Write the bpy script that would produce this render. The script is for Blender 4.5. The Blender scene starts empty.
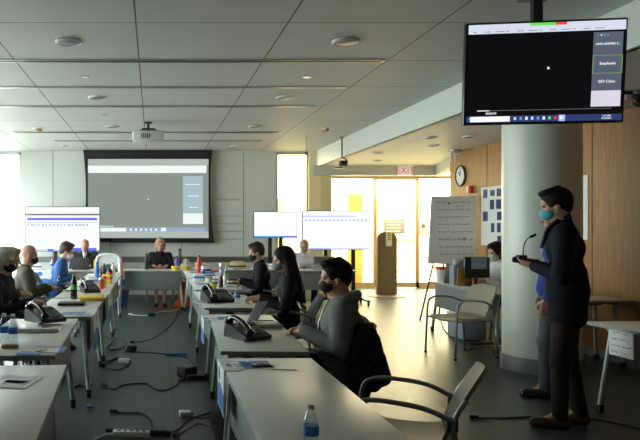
import bpy, bmesh, math, random
import numpy as np
from mathutils import Vector, Matrix
random.seed(7)
PI = math.pi
scene = bpy.context.scene
COL = scene.collection

# ------------------------------------------------------------------ camera
cam_d = bpy.data.cameras.new('camera'); cam = bpy.data.objects.new('camera', cam_d); COL.objects.link(cam)
cam.location = (0, 0, 1.5); cam.rotation_euler = (PI/2, 0, 0)
cam_d.sensor_width = 36; cam_d.lens = 672/640*36
cam_d.shift_x = (320-153)/640; cam_d.shift_y = 8/640      # the photo is the right-hand crop of a wider frame
cam_d.clip_start = .05; cam_d.clip_end = 200
scene.camera = cam

# ------------------------------------------------------------------ world, sun, portals, exposure
world = bpy.data.worlds.new('sky'); scene.world = world; world.use_nodes = True
bgn = world.node_tree.nodes['Background']
bgn.inputs['Color'].default_value = (.88, .98, 1.0, 1); bgn.inputs['Strength'].default_value = 14.0
def area(name, loc, rot, sx, sy, power=0, color=(1,1,1), portal=False):
    l = bpy.data.lights.new(name, 'AREA'); l.shape = 'RECTANGLE'; l.size = sx; l.size_y = sy
    l.energy = power; l.color = color
    if portal: l.cycles.is_portal = True
    o = bpy.data.objects.new(name, l); COL.objects.link(o); o.location = loc; o.rotation_euler = rot
    return o
area('portal_left', (-4.28, 9.4, 1.75), (0, -PI/2, 0), 2.0, 8.0, portal=True)
area('portal_back', (-3.45, 14.25, 1.6), (-PI/2, 0, 0), 1.35, 2.5, portal=True)
area('portal_strip', (2.92, 14.25, 1.85), (-PI/2, 0, 0), .66, 2.2, portal=True)
area('portal_entry', (5.6, 16.95, 1.45), (-PI/2, 0, 0), 4.6, 2.6, portal=True)
area('entry_fill', (5.8, 15.9, 2.76), (0, 0, 0), 3.6, 1.2, 360, (1, .82, .54))  # added warm fill hidden behind the header, brightens the entry ceiling and floor
scene.view_settings.view_transform = 'Standard'; scene.view_settings.look = 'None'
scene.view_settings.gamma = 1; scene.view_settings.use_curve_mapping = False
scene.view_settings.exposure = 0.0

# ------------------------------------------------------------------ helpers
def tag(o, label=None, cat=None, group=None, kind=None):
    if label: o['label'] = label
    if cat: o['category'] = cat
    if group: o['group'] = group
    if kind: o['kind'] = kind
    return o
def thing(name, label, cat, loc=(0,0,0), rz=0, group=None):
    o = bpy.data.objects.new(name, None); COL.objects.link(o); o.empty_display_size = .1
    o.location = loc; o.rotation_euler = (0, 0, rz)
    return tag(o, label, cat, group)
def children(o): return [c for c in bpy.data.objects if c.parent == o]
def dup(o, loc, rz=0, label=None, parent=None):
    kids = children(o)
    c = o.copy(); COL.objects.link(c)
    c.location = loc; c.rotation_euler = (0, 0, rz)
    if label: c['label'] = label
    for k in kids: _dupc(k, c)
    return c
def _dupc(k, p):
    kk = children(k)
    c = k.copy(); COL.objects.link(c); c.parent = p
    for q in kk: _dupc(q, c)

MATS = {}
def mat(name, col, rough=.6, metal=0, var=.08, scale=12, bump=0, bscale=60, coat=0, spec=.5):
    if name in MATS: return MATS[name]
    m = bpy.data.materials.new(name); m.use_nodes = True; nt = m.node_tree
    b = nt.nodes['Principled BSDF']
    b.inputs['Roughness'].default_value = rough; b.inputs['Metallic'].default_value = metal
    b.inputs['Specular IOR Level'].default_value = spec
    if coat: b.inputs['Coat Weight'].default_value = coat
    tc = nt.nodes.new('ShaderNodeTexCoord')
    n = nt.nodes.new('ShaderNodeTexNoise'); n.inputs['Scale'].default_value = scale; n.inputs['Detail'].default_value = 4
    nt.links.new(tc.outputs['Object'], n.inputs['Vector'])
    mx = nt.nodes.new('ShaderNodeMix'); mx.data_type = 'RGBA'
    mx.inputs[6].default_value = tuple(max(0, c*(1-var)) for c in col)+(1,)
    mx.inputs[7].default_value = tuple(min(1, c*(1+var)) for c in col)+(1,)
    nt.links.new(n.outputs['Fac'], mx.inputs[0]); nt.links.new(mx.outputs[2], b.inputs['Base Color'])
    if bump:
        n2 = nt.nodes.new('ShaderNodeTexNoise'); n2.inputs['Scale'].default_value = bscale
        nt.links.new(tc.outputs['Object'], n2.inputs['Vector'])
        bp = nt.nodes.new('ShaderNodeBump'); bp.inputs['Strength'].default_value = bump; bp.inputs['Distance'].default_value = .01
        nt.links.new(n2.outputs['Fac'], bp.inputs['Height']); nt.links.new(bp.outputs['Normal'], b.inputs['Normal'])
    MATS[name] = m; return m
def emis(name, col, strength=1.0):
    if name in MATS: return MATS[name]
    m = bpy.data.materials.new(name); m.use_nodes = True; nt = m.node_tree
    b = nt.nodes['Principled BSDF']; b.inputs['Base Color'].default_value = (.01,.01,.01,1); b.inputs['Roughness'].default_value = .25
    b.inputs['Emission Color'].default_value = tuple(col)+(1,); b.inputs['Emission Strength'].default_value = strength
    MATS[name] = m; return m
def glassmat(name, tint=(1,1,1), gloss=.08):
    if name in MATS: return MATS[name]
    m = bpy.data.materials.new(name); m.use_nodes = True; nt = m.node_tree
    nt.nodes.remove(nt.nodes['Principled BSDF'])
    t = nt.nodes.new('ShaderNodeBsdfTransparent'); t.inputs[0].default_value = tuple(tint)+(1,)
    g = nt.nodes.new('ShaderNodeBsdfGlossy'); g.inputs['Roughness'].default_value = .03
    mx = nt.nodes.new('ShaderNodeMixShader'); mx.inputs[0].default_value = gloss
    nt.links.new(t.outputs[0], mx.inputs[1]); nt.links.new(g.outputs[0], mx.inputs[2])
    nt.links.new(mx.outputs[0], nt.nodes['Material Output'].inputs['Surface'])
    MATS[name] = m; return m

class MB:
    def __init__(s): s.bm = bmesh.new(); s.mi = 0
    def _fin(s, geom_faces):
        for f in geom_faces: f.material_index = s.mi
    def box(s, c, d, rot=None, bev=0):
        b = bmesh.new(); bmesh.ops.create_cube(b, size=1)
        bmesh.ops.scale(b, vec=d, verts=b.verts)
        if bev: bmesh.ops.bevel(b, geom=list(b.edges), offset=bev, segments=2, affect='EDGES', profile=.5)
        M = Matrix.Translation(c) @ (rot.to_4x4() if rot else Matrix())
        return s._merge(b, M)
    def bx(s, x0, x1, y0, y1, z0, z1, bev=0):
        return s.box(((x0+x1)/2, (y0+y1)/2, (z0+z1)/2), (abs(x1-x0), abs(y1-y0), abs(z1-z0)), None, bev)
    def _merge(s, b, M=Matrix()):
        vm = {}
        for v in b.verts: vm[v] = s.bm.verts.new(M @ v.co)
        for f in b.faces:
            try: nf = s.bm.faces.new([vm[v] for v in f.verts]); nf.material_index = s.mi
            except ValueError: pass
        b.free(); return s
    def tube(s, pts, r, seg=8, smooth=0, r2=None, cap=True):
        P = [Vector(p) for p in pts]
        if smooth and len(P) > 2:
            Q = []
            for i in range(len(P)-1):
                p0 = P[max(i-1, 0)]; p1 = P[i]; p2 = P[i+1]; p3 = P[min(i+2, len(P)-1)]
                for k in range(smooth):
                    t = k/smooth
                    Q.append(.5*((2*p1)+(p2-p0)*t+(2*p0-5*p1+4*p2-p3)*t*t+(3*p1-p0-3*p2+p3)*t**3))
            Q.append(P[-1]); P = Q
        up = None; rings = []
        n = len(P)
        for i, p in enumerate(P):
            d = (P[min(i+1, n-1)]-P[max(i-1, 0)])
            if d.length < 1e-9: d = Vector((0,0,1))
            d.normalize()
            if up is None:
                a = Vector((0,0,1)) if abs(d.z) < .9 else Vector((1,0,0))
                up = (a-d*a.dot(d)).normalized()
            else:
                up = up-d*up.dot(d)
                if up.length < 1e-6: up = d.orthogonal()
                up.normalize()
            sd = d.cross(up)
            rr = r if r2 is None else r+(r2-r)*i/(n-1)
            rings.append([s.bm.verts.new(p+(up*math.cos(2*PI*k/seg)+sd*math.sin(2*PI*k/seg))*rr) for k in range(seg)])
        for i in range(n-1):
            for k in range(seg):
                f = s.bm.faces.new([rings[i][k], rings[i][(k+1)%seg], rings[i+1][(k+1)%seg], rings[i+1][k]]); f.material_index = s.mi
        if cap:
            f = s.bm.faces.new(rings[0][::-1]); f.material_index = s.mi
            f = s.bm.faces.new(rings[-1]); f.material_index = s.mi
        return s
    def cyl(s, c, r, h, seg=20, axis='Z', r2=None):
        c = Vector(c); a = {'X': Vector((1,0,0)), 'Y': Vector((0,1,0)), 'Z': Vector((0,0,1))}[axis]
        return s.tube([c-a*h/2, c+a*h/2], r, seg, r2=r2)
    def lathe(s, prof, c=(0,0,0), seg=20):
        c = Vector(c); rings = []
        for r, z in prof:
            rings.append([s.bm.verts.new(c+Vector((max(r,1e-4)*math.cos(2*PI*k/seg), max(r,1e-4)*math.sin(2*PI*k/seg), z))) for k in range(seg)])
        for i in range(len(rings)-1):
            for k in range(seg):
                f = s.bm.faces.new([rings[i][k], rings[i][(k+1)%seg], rings[i+1][(k+1)%seg], rings[i+1][k]]); f.material_index = s.mi
        f = s.bm.faces.new(rings[0][::-1]); f.material_index = s.mi
        f = s.bm.faces.new(rings[-1]); f.material_index = s.mi
        return s
    def ball(s, c, r, sc=(1,1,1), sub=2):
        b = bmesh.new(); bmesh.ops.create_icosphere(b, subdivisions=sub, radius=r); bmesh.ops.scale(b, vec=sc, verts=b.verts)
        return s._merge(b, Matrix.Translation(c))
    def prism(s, poly, y0, y1, axis='Y'):
        def P(a, b, t): return {'Y': (a, t, b), 'X': (t, a, b), 'Z': (a, b, t)}[axis]
        A = [s.bm.verts.new(P(a, b, y0)) for a, b in poly]; B = [s.bm.verts.new(P(a, b, y1)) for a, b in poly]
        n = len(poly)
        fs = [s.bm.faces.new(A), s.bm.faces.new(B[::-1])]
        for i in range(n): fs.append(s.bm.faces.new([A[i], B[i], B[(i+1)%n], A[(i+1)%n]]))
        s._fin(fs); return s
    def grid(s, fn, nu, nv, thick=0):
        """surface fn(u,v) -> point"""
        V = [[s.bm.verts.new(fn(i/nu, j/nv)) for j in range(nv+1)] for i in range(nu+1)]
        fs = [s.bm.faces.new([V[i][j], V[i+1][j], V[i+1][j+1], V[i][j+1]]) for i in range(nu) for j in range(nv)]
        s._fin(fs)
        if thick:
            s.bm.normal_update()
            bmesh.ops.solidify(s.bm, geom=fs, thickness=thick)
        return s
    def build(s, name, m, parent=None, loc=None, rz=None, flat=False):
        bmesh.ops.recalc_face_normals(s.bm, faces=s.bm.faces)
        me = bpy.data.meshes.new(name); s.bm.to_mesh(me); s.bm.free()
        for x in (m if isinstance(m, (list, tuple)) else [m]): me.materials.append(x)
        if not flat:
            me.polygons.foreach_set('use_smooth', [True]*len(me.polygons)); me.set_sharp_from_angle(angle=math.radians(38))
        o = bpy.data.objects.new(name, me); COL.objects.link(o)
        if parent: o.parent = parent
        if loc is not None: o.location = loc
        if rz is not None: o.rotation_euler = (0,0,rz)
        return o
def struct(o): o['kind'] = 'structure'; return o
def textobj(name, s, size, m, parent, loc, rot=(PI/2,0,0), align='CENTER', ext=.0008):
    cu = bpy.data.curves.new('t', 'FONT'); cu.body = s; cu.size = size; cu.align_x = align; cu.align_y = 'CENTER'; cu.extrude = ext
    t = bpy.data.objects.new('t', cu); COL.objects.link(t)
    dg = bpy.context.evaluated_depsgraph_get()
    me = bpy.data.meshes.new_from_object(t.evaluated_get(dg)); bpy.data.objects.remove(t)
    me.materials.clear(); me.materials.append(m)
    o = bpy.data.objects.new(name, me); COL.objects.link(o); o.parent = parent; o.location = loc; o.rotation_euler = rot
    return o
def FL(u, v):    # floor point seen at a pixel of the photograph
    Y = 1008/(v-228); return Vector(((u-153)/672*Y, Y, 0))
TT = .73
def TB(u, v):    # table-top point
    Y = 517.4/(v-228); return Vector(((u-153)/672*Y, Y, TT))

# ------------------------------------------------------------------ signed-distance figures
def sdf_mesh(prims, vox, k=.02):
    lo = np.min([p['lo'] for p in prims if not p.get('sub')], axis=0)-2.5*vox
    hi = np.max([p['hi'] for p in prims if not p.get('sub')], axis=0)+2.5*vox
    n = np.ceil((hi-lo)/vox).astype(int)+1
    ax = [lo[i]+vox*np.arange(n[i]) for i in range(3)]
    F = np.full(n, .3, dtype=np.float32)
    for p in prims:
        mg = .06
        i0 = np.maximum(((p['lo']-mg-lo)/vox).astype(int), 0); i1 = np.minimum(((p['hi']+mg-lo)/vox).astype(int)+2, n)
        if np.any(i1 <= i0): continue
        X, Y, Z = np.meshgrid(*[ax[i][i0[i]:i1[i]] for i in range(3)], indexing='ij')
        d = p['f'](X, Y, Z).astype(np.float32)
        S = F[i0[0]:i1[0], i0[1]:i1[1], i0[2]:i1[2]]
        if p.get('sub'): S[...] = np.maximum(S, -d)
        else:
            kk = p.get('k', k)
            h = np.clip(.5+.5*(S-d)/kk, 0, 1)
            S[...] = S*(1-h)+d*h-kk*h*(1-h)
    s = F < 0
    c = [s[a:n[0]-1+a, b:n[1]-1+b, e:n[2]-1+e] for a in (0,1) for b in (0,1) for e in (0,1)]
    cnt = sum(x.astype(np.int8) for x in c); act = (cnt > 0) & (cnt < 8)
    idx = np.argwhere(act); vid = np.full(act.shape, -1, dtype=np.int64); vid[act] = np.arange(len(idx))
    acc = np.zeros((len(idx), 3)); num = np.zeros(len(idx))
    corners = np.array([(a,b,e) for a in (0,1) for b in (0,1) for e in (0,1)])
    vals = np.stack([F[idx[:,0]+a, idx[:,1]+b, idx[:,2]+e] for a,b,e in corners], 1)
    for i in range(8):
        for j in range(i+1, 8):
            if np.abs(corners[i]-corners[j]).sum() != 1: continue
            m = (vals[:, i] < 0) != (vals[:, j] < 0)
            t = vals[m, i]/(vals[m, i]-vals[m, j])
            acc[m] += corners[i]+t[:, None]*(corners[j]-corners[i]); num[m] += 1
    V = lo+vox*(idx+acc/num[:, None])
    quads = []
    for a in range(3):
        b, e = (a+1) % 3, (a+2) % 3
        sl0 = [slice(None)]*3; sl1 = [slice(None)]*3; sl0[a] = slice(0, -1); sl1[a] = slice(1, None)
        for q in (sl0, sl1): q[b] = slice(1, -1); q[e] = slice(1, -1)
        ch = s[tuple(sl0)] != s[tuple(sl1)]; e0 = np.argwhere(ch); neg = s[tuple(sl0)][ch]
        base = e0.copy(); base[:, b] += 1; base[:, e] += 1
        def cell(db, de):
            q = base.copy(); q[:, b] -= db; q[:, e] -= de; return vid[q[:,0], q[:,1], q[:,2]]
        Q = np.stack([cell(1,1), cell(0,1), cell(0,0), cell(1,0)], 1)
        Q[~neg] = Q[~neg][:, ::-1]; quads.append(Q)
    return V, np.concatenate(quads)
def sdf_obj(name, prims, vox, m, parent, k=.02):
    V, Q = sdf_mesh(prims, vox, k)
    me = bpy.data.meshes.new(name); me.from_pydata(V.tolist(), [], Q.tolist()); me.materials.append(m)
    me.polygons.foreach_set('use_smooth', [True]*len(me.polygons))
    o = bpy.data.objects.new(name, me); COL.objects.link(o); o.parent = parent
    return o
A3 = lambda v: np.array(v, dtype=float)
def rc(a, b, r1, r2=None, **kw):
    a, b = A3(a), A3(b); r2 = r1 if r2 is None else r2
    ba = b-a; L2 = max(ba@ba, 1e-9)
    def f(X, Y, Z):
        h = np.clip(((X-a[0])*ba[0]+(Y-a[1])*ba[1]+(Z-a[2])*ba[2])/L2, 0, 1)
        return np.sqrt((X-a[0]-h*ba[0])**2+(Y-a[1]-h*ba[1])**2+(Z-a[2]-h*ba[2])**2)-(r1+(r2-r1)*h)
    R = max(r1, r2)
    return dict(f=f, lo=np.minimum(a, b)-R, hi=np.maximum(a, b)+R, **kw)
def el(c, r, R=None, **kw):
    c, r = A3(c), A3(r); Rm = np.eye(3) if R is None else np.array(R)
    def f(X, Y, Z):
        x, y, z = X-c[0], Y-c[1], Z-c[2]
        p = [(Rm[0,i]*x+Rm[1,i]*y+Rm[2,i]*z)/r[i] for i in range(3)]
        k0 = np.sqrt(p[0]**2+p[1]**2+p[2]**2); k1 = np.sqrt((p[0]/r[0])**2+(p[1]/r[1])**2+(p[2]/r[2])**2)
        return k0*(k0-1)/np.maximum(k1, 1e-6)
    m = r.max()
    return dict(f=f, lo=c-m, hi=c+m, **kw)
def half(c, nrm, **kw):      # half-space used only to cut: removes the side the normal points to
    c, nv = A3(c), A3(nrm)/np.linalg.norm(nrm)
    return dict(f=lambda X, Y, Z: -((X-c[0])*nv[0]+(Y-c[1])*nv[1]+(Z-c[2])*nv[2]), lo=A3((-9,-9,-9)), hi=A3((9,9,9)), sub=True, **kw)

def hand_prims(w, d, n, side, curl=.5, s=1.0, spread=.06):
    """w wrist, d pointing direction, n palm normal (palm side), side vector towards the thumb"""
    w, d, n = A3(w), A3(d)/np.linalg.norm(d), A3(n)
    n = n-d*(n@d); n /= np.linalg.norm(n); t = np.cross(d, n); t /= np.linalg.norm(t)
    if t@A3(side) < 0: t = -t
    P = []
    L = [.071, .08, .075, .058]
    for i, l in enumerate(L):
        o = (1.5-i)*.0195
        kn = w+d*(.088-.006*abs(i-1.2))*s+t*o*s
        P.append(rc(w+d*.012*s+t*o*.7*s, kn, .0135*s, .0118*s, k=.012))
        p = kn; ang = .25*curl
        for j, fr in enumerate((.45, .31, .24)):
            dd = d*math.cos(ang)+n*math.sin(ang)+t*spread*(1.5-i)*.6
            q = p+dd*l*fr*s
            P.append(rc(p, q, (.0098-.0008*j)*s, (.0092-.0009*j)*s, k=.003)); p = q; ang += curl*(.95 if j == 0 else .8)
    b = w+d*.022*s+t*.022*s; m = b+(d*.55+t*.62+n*.38)*.044*s; e = m+(d*.85+t*.15+n*.42)*.034*s; g = e+(d*.9-t*.1+n*.4)*.026*s
    P += [rc(b, m, .0155*s, .0125*s, k=.01), rc(m, e, .0118*s, .0105*s, k=.004), rc(e, g, .0102*s, .0085*s, k=.003)]
    return P

def person(label, loc, rz, jacket='cloth_dark', trousers='cloth_dark', hair='hair_dark', hairstyle='short', mask=None, skin='skin_light',
           pose='sit', lean=.05, head=(0, 0), arms=None, vox=.009, build=1.0, shirt=None, shoe='shoe_dark', H=1.0, bare_legs=False, tie=None,
           glasses=False, feet_back=0, tall=0, hood=False, collar=True, legs_apart=.1, long_coat=False, group='people in the room', hand_curl=.5):
    """local frame: faces +X, left is +Y"""
    root = thing('person', label, 'person', loc, rz, group)
    M = MATS; B = build
    sit = pose == 'sit'
    pz = .515+tall if sit else .95+tall
    pel = A3((0, 0, pz)); up = A3((math.sin(lean), 0, math.cos(lean))); fw = A3((math.cos(lean), 0, -math.sin(lean)))
    neck = pel+up*.50; chest = pel+up*.33; belly = pel+up*.13
    hy, hp = head
    Rh = np.array(Matrix.Rotation(hy, 3, 'Z') @ Matrix.Rotation(hp, 3, 'Y'))
    hc = neck+A3((.035+.5*math.sin(lean)*.1, 0, .158))+Rh@A3((.0, 0, 0.0))
    if hp: hc = hc+A3((.05*math.sin(hp), 0, -.03*abs(math.sin(hp))))
    hd = lambda x, y, z: hc+Rh@A3((x, y, z))
    sh = {s: neck-up*.055+A3((0, s*.175*B, 0)) for s in (1, -1)}
    if sit:
        hip = {s: pel+A3((0, s*.085, -.02)) for s in (1, -1)}
        kn = {s: A3((.44, s*(legs_apart+.03), .52)) for s in (1, -1)}
        an = {s: A3((.42-feet_back, s*legs_apart, .09)) for s in (1, -1)}
    else:
        hip = {s: pel+A3((0, s*.085, -.03)) for s in (1, -1)}
        kn = {s: A3((.02+.03*s, s*.1, .50+tall*.5)) for s in (1, -1)}
        an = {s: A3((-.02+.07*s, s*.105, .09)) for s in (1, -1)}
    arms = arms or {}
    el_, wr, hd_, hn = {}, {}, {}, {}
    for s in (1, -1):
        a = arms.get(s)
        if a is None:
            a = ((.06, s*.25, .70), (.30, s*.13, .775), (1, -s*.35, -.05), (0, 0, -1)) if sit else ((-.03, s*.26, 1.14), (.05, s*.25, .88), (.15, 0, -1), (.1, -s, 0))
        el_[s], wr[s], hd_[s], hn[s] = A3(a[0]), A3(a[1]), A3(a[2]), A3(a[3])
    # ---- body: one continuous skin surface
    P = [el(hd(-.008, 0, .03), (.096, .076, .094), Rh), el(hd(.018, 0, -.045), (.068, .060, .072), Rh, k=.03), el(hd(.05, 0, -.085), (.034, .036, .026), Rh, k=.03),
         rc(hd(.082, 0, .01), hd(.108, 0, -.03), .010, .014, k=.015), el(hd(.072, 0, .025), (.024, .052, .015), Rh, k=.015),
         el(hd(.083, 0, -.066), (.014, .024, .010), Rh, k=.01)]
    for s in (1, -1):
        P += [el(hd(-.005, s*.076, -.01), (.019, .009, .031), Rh, k=.006), el(hd(.062, s*.04, -.03), (.022, .022, .018), Rh, k=.02)]
    P += [rc(neck-up*.03, hd(-.015, 0, -.06), .058*B, .053*B, k=.03), rc(sh[1], sh[-1], .04, k=.03),
          rc(chest-A3((0,.06,0)), chest+A3((0,.06,0)), .095*B, k=.05), rc(chest, belly, .1*B, .1*B, k=.05), rc(belly, pel, .1*B, .1*B, k=.05)]
    for s in (1, -1):
        P += [rc(sh[s], el_[s], .040, .036, k=.02), rc(el_[s], wr[s], .036, .025, k=.02), rc(wr[s], wr[s]+hd_[s]/np.linalg.norm(hd_[s])*.02, .025, .02, k=.01)]
        P += [rc(hip[s], kn[s], .07, .046, k=.03), rc(kn[s], an[s], .046 if not bare_legs else .05, .033, k=.02), rc(an[s], an[s]+A3((.14, 0, -.055)), .035, .026, k=.02)]
        if bare_legs: P.append(el(kn[s]*.68+an[s]*.32+A3((-.018, 0, 0)), (.05, .047, .11), k=.03))
        P += hand_prims(wr[s], hd_[s], hn[s], (.2, -s, .9), hand_curl)
    body = sdf_obj('body', P, vox, M[skin], root)
    if hairstyle != 'none' or True:
        eb = MB()
        for s in (1, -1): eb.ball(hd(.079, s*.031, .008), .0115)
        e = eb.build('eyes', M['eye_dark'], body)
    # ---- hair
    if hairstyle in ('short', 'thin', 'bob', 'long', 'fringe'):
        q = []
        g = {'short': .013, 'thin': .007, 'bob': .02, 'long': .02, 'fringe': .008}[hairstyle]
        q.append(el(hd(-.018, 0, .037), (.096+g, .078+g*.8, .094+g), Rh))
        if hairstyle == 'short':
            q += [el(hd(.045, .01, .11), (.055, .062, .026), Rh, k=.02), el(hd(-.06, 0, -.005), (.05, .066, .075), Rh, k=.02)]
            q += [el(hd(.0+.02*i, .03*((i % 3)-1), .122-.004*i), (.03, .012, .02), Rh, k=.006) for i in range(-2, 4)]
        if hairstyle == 'bob':
            for s in (1, -1): q.append(rc(hd(-.02, s*.07, .02), hd(-.015, s*.078, -.075), .036, .03))
            q.append(rc(hd(-.07, 0, .02), hd(-.07, 0, -.08), .06, .05))
            q.append(el(hd(.045, .01, .105), (.055, .066, .03), Rh, k=.02))
        if hairstyle == 'long':
            for s in (1, -1):
                q.append(rc(hd(-.02, s*.068, .02), hd(-.03, s*.085, -.12), .036, .04))
                q.append(rc(hd(-.03, s*.085, -.12), hd(-.01, s*.11, -.36), .045, .03))
            q.append(rc(hd(-.06, 0, .02), hd(-.10, 0, -.30), .07, .07)); q.append(rc(hd(-.1, .04, -.2), hd(-.1, .05, -.42), .055, .03)); q.append(rc(hd(-.1, -.04, -.2), hd(-.1, -.05, -.40), .055, .03))
        q.append(el(hd(.135, 0, -.035), (.105, .12, .118), Rh, sub=True))
        if hairstyle in ('short', 'thin'):
            q.append(half(hd(0, 0, -.075), Rh@A3((.4, 0, -1))))
            for s in (1, -1): q.append(el(hd(.035, s*.085, -.045), (.055, .03, .05), Rh, sub=True))
        if hairstyle == 'fringe':
            q.append(half(hd(0, 0, .045), Rh@A3((.35, 0, 1)))); q.append(half(hd(0, 0, -.07), Rh@A3((.4, 0, -1))))
        sdf_obj('hair', q, min(vox, .009), M[hair], root, k=.015)
    # ---- mask
    if mask:
        q = [el(hd(.052, 0, -.05), (.071, .066, .056), Rh), half(hd(.015, 0, 0), Rh@A3((-1, 0, 0)))]
        q.append(half(hd(.0, 0, -.002), Rh@A3((.1, 0, 1))))
        mk = sdf_obj('face_mask', q, .007, M[mask], root, k=.01)
        st = MB()
        for s in (1, -1):
            for dz in (-.02, -.075): st.tube([hd(.03, s*.064, dz), hd(.0, s*.08, (dz-.02)/2), hd(-.018, s*.084, -.012)], .0022, 5)
        st.build('ear_loops', M[mask], mk)
    if glasses:
        gb = MB()
        for s in (1, -1):
            gb.tube([hd(.102, s*.033+.026*math.cos(a), .008+.02*math.sin(a)) for a in np.linspace(0, 2*PI, 13)], .0025, 5)
            gb.tube([hd(.1, s*.06, .012), hd(.0, s*.084, .012)], .0022, 5)
        gb.build('glasses', M['black_plastic'], root)
    # ---- clothes
    T = .016
    top = [rc(sh[1]-A3((0, .0, .004)), sh[-1]+A3((0, .0, -.004)), .066, k=.05), rc(chest-A3((0, .075*B, 0)), chest+A3((0, .075*B, 0)), .118*B, k=.06),
           rc(belly-A3((0, .06*B, 0)), belly+A3((0, .06*B, 0)), .122*B, k=.06), rc(pel-A3((0, .06*B, -.01)), pel+A3((0, .06*B, .01)), .125*B, k=.05),
           rc(neck-up*.05, neck+up*.012, .085, .066, k=.05)]
    if long_coat:
        top += [rc(pel-A3((.0, .07, 0)), pel+A3((-.0, -.07, -.16)), .125, .118, k=.05), rc(pel+A3((.0, .07, 0)), pel+A3((.0, .07, -.16)), .125, .118, k=.05), rc(pel+A3((.0, -.07, -.16)), pel+A3((.0, .07, -.16)), .118, .118, k=.05)]
    for s in (1, -1):
        top += [rc(sh[s]-A3((0, s*.005, .005)), el_[s], .068*B, .056*B, k=.04), rc(el_[s], wr[s]*.93+el_[s]*.07, .055*B, .04*B, k=.025)]
        mid = (sh[s]+el_[s])/2                                   # sleeve folds
        for j in range(3):
            p = el_[s]*(1-.13*j)+sh[s]*.13*j; top.append(rc(p+A3((.04, -.03, .0)), p+A3((.035, .03, .012)), .018, k=.02))
    top.append(el(hc+A3((.03, 0, 0))*0+hd(.0, 0, -.01), (.103, .085, .135), Rh, sub=True))
    tops = sdf_obj('jacket' if shirt else 'top', top, vox, M[jacket], root, k=.04)
    if shirt:
        f0 = neck-up*.03+fw*.074
        q = [rc(neck-up*.02+fw*.03, neck+up*.055, .062, .060, k=.02), rc(f0-up*.0, chest+fw*.105*B, .035, .022, k=.02)]
        sdf_obj('shirt', q, .008, M[shirt], root, k=.02)
        q = MB()
        for s in (1, -1):   # lapels
            a = neck+up*.045+fw*.03+A3((0, s*.055, 0)); b = chest+fw*.125*B+A3((0, s*.025, .03)); c = chest+fw*.118*B+A3((0, s*.08, .08))
            q.tube([a, (a+c)/2+fw*.02, b], .014, 6, smooth=4)
        q.build('lapels', M[jacket], tops)
    if hood:
        q = []
        for a in np.linspace(-2.2, 2.2, 12): q.append(el(neck+A3((-.03-.085*math.cos(a), .095*math.sin(a), .015+.02*math.cos(a))), (.026, .028, .034)))
        q.append(el(neck+A3((-.085, 0, -.045)), (.035, .08, .055)))
        sdf_obj('hood', q, .009, M[jacket], root, k=.03)
        z_ = MB(); z_.tube([neck+fw*.085, chest+fw*.125*B, belly+fw*.130*B, pel+fw*.135*B], .006, 6, smooth=4); z_.build('zip', M['steel_grey'], tops)
    if tie:
        q = MB(); q.tube([neck+fw*.085-up*.0, chest+fw*.128, belly+fw*.13], .014, 6, smooth=4, r2=.02); q.build('necktie', M[tie], root)
    if not bare_legs:
        q = [rc(pel-A3((0, .05, .0)), pel+A3((0, .05, 0)), .115*B, k=.05)]
        for s in (1, -1):
            q += [rc(hip[s], kn[s], .092*B, .066, k=.03), rc(kn[s], an[s]+A3((0, 0, .0)), .066, .053, k=.03), rc(kn[s]+A3((.045, -.03, -.06)), kn[s]+A3((.04, .03, -.05)), .02, k=.02), rc(an[s]+A3((.02, -.03, .03)), an[s]+A3((.02, .03, .04)), .026, k=.02)]
        sdf_obj('trousers', q, vox, M[trousers], root, k=.03)
    else:
        q = [rc(pel-A3((0, .06, 0)), pel+A3((0, .06, 0)), .12, k=.05)]
        for s in (1, -1): q.append(rc(hip[s], hip[s]*.3+kn[s]*.7, .096, .082, k=.05))
        q.append(rc(hip[1]*.4+kn[1]*.6, hip[-1]*.4+kn[-1]*.6, .07, k=.05))
        sdf_obj('skirt', q, vox, M[jacket], root, k=.04)
    for s in (1, -1):
        q = [rc(an[s]+A3((-.03, 0, -.045)), an[s]+A3((.02, 0, -.03)), .042, .046, k=.03), rc(an[s]+A3((.0, 0, -.05)), an[s]+A3((.17, s*.015, -.06)), .04, .036, k=.03),
             rc(an[s]+A3((.06, 0, -.055)), an[s]+A3((.15, s*.01, -.056)), .043, .041, k=.02), half((0, 0, .006), (0, 0, -1))]
        sh_o = sdf_obj('shoe', q, .009, M[shoe], root, k=.02)
        a = an[s]; so = MB(); so.tube([(a[0]-.045, a[1], .0065), (a[0]+.06, a[1], .0065), (a[0]+.185, a[1]+s*.014, .0065)], .006, 6); so.build('sole', M['black_rubber'], sh_o)
    return root

# ------------------------------------------------------------------ materials
mat('wall_paint', (.50, .53, .48), .55, var=.03, scale=2, bump=.03)
mat('marker_wall', (.66, .68, .64), .22, var=.03, scale=1.5)
mat('warm_wall', (.78, .70, .46), .6, var=.04, scale=2)
mat('white_paint', (.80, .80, .76), .55, var=.03, scale=2, bump=.03)
mat('soffit_paint', (.62, .66, .62), .5, var=.03, scale=2)
mat('column_paint', (.68, .71, .63), .38, var=.03, scale=2.5, bump=.03)
mat('grey_vinyl', (.16, .18, .19), .45)
mat('alu', (.55, .56, .56), .3, .9, var=.04)
mat('steel_grey', (.24, .25, .25), .38, .7, var=.05)
mat('leg_grey', (.42, .44, .44), .35, .5, var=.05)
mat('bronze', (.24, .18, .10), .4, .3)
mat('laminate', (.76, .75, .71), .33, var=.03, scale=6)
mat('edge_grey', (.30, .31, .30), .5)
mat('panel_grey', (.22, .235, .23), .6, var=.08, scale=30)
mat('black_plastic', (.018, .018, .02), .35)
mat('black_matte', (.016, .016, .018), .8)
mat('black_rubber', (.015, .015, .015), .75)
mat('black_gloss', (.01, .01, .012), .18)
mat('dark_plastic', (.05, .052, .055), .5)
mat('white_plastic', (.75, .76, .74), .35)
mat('projector_white', (.62, .64, .60), .4)
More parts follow.
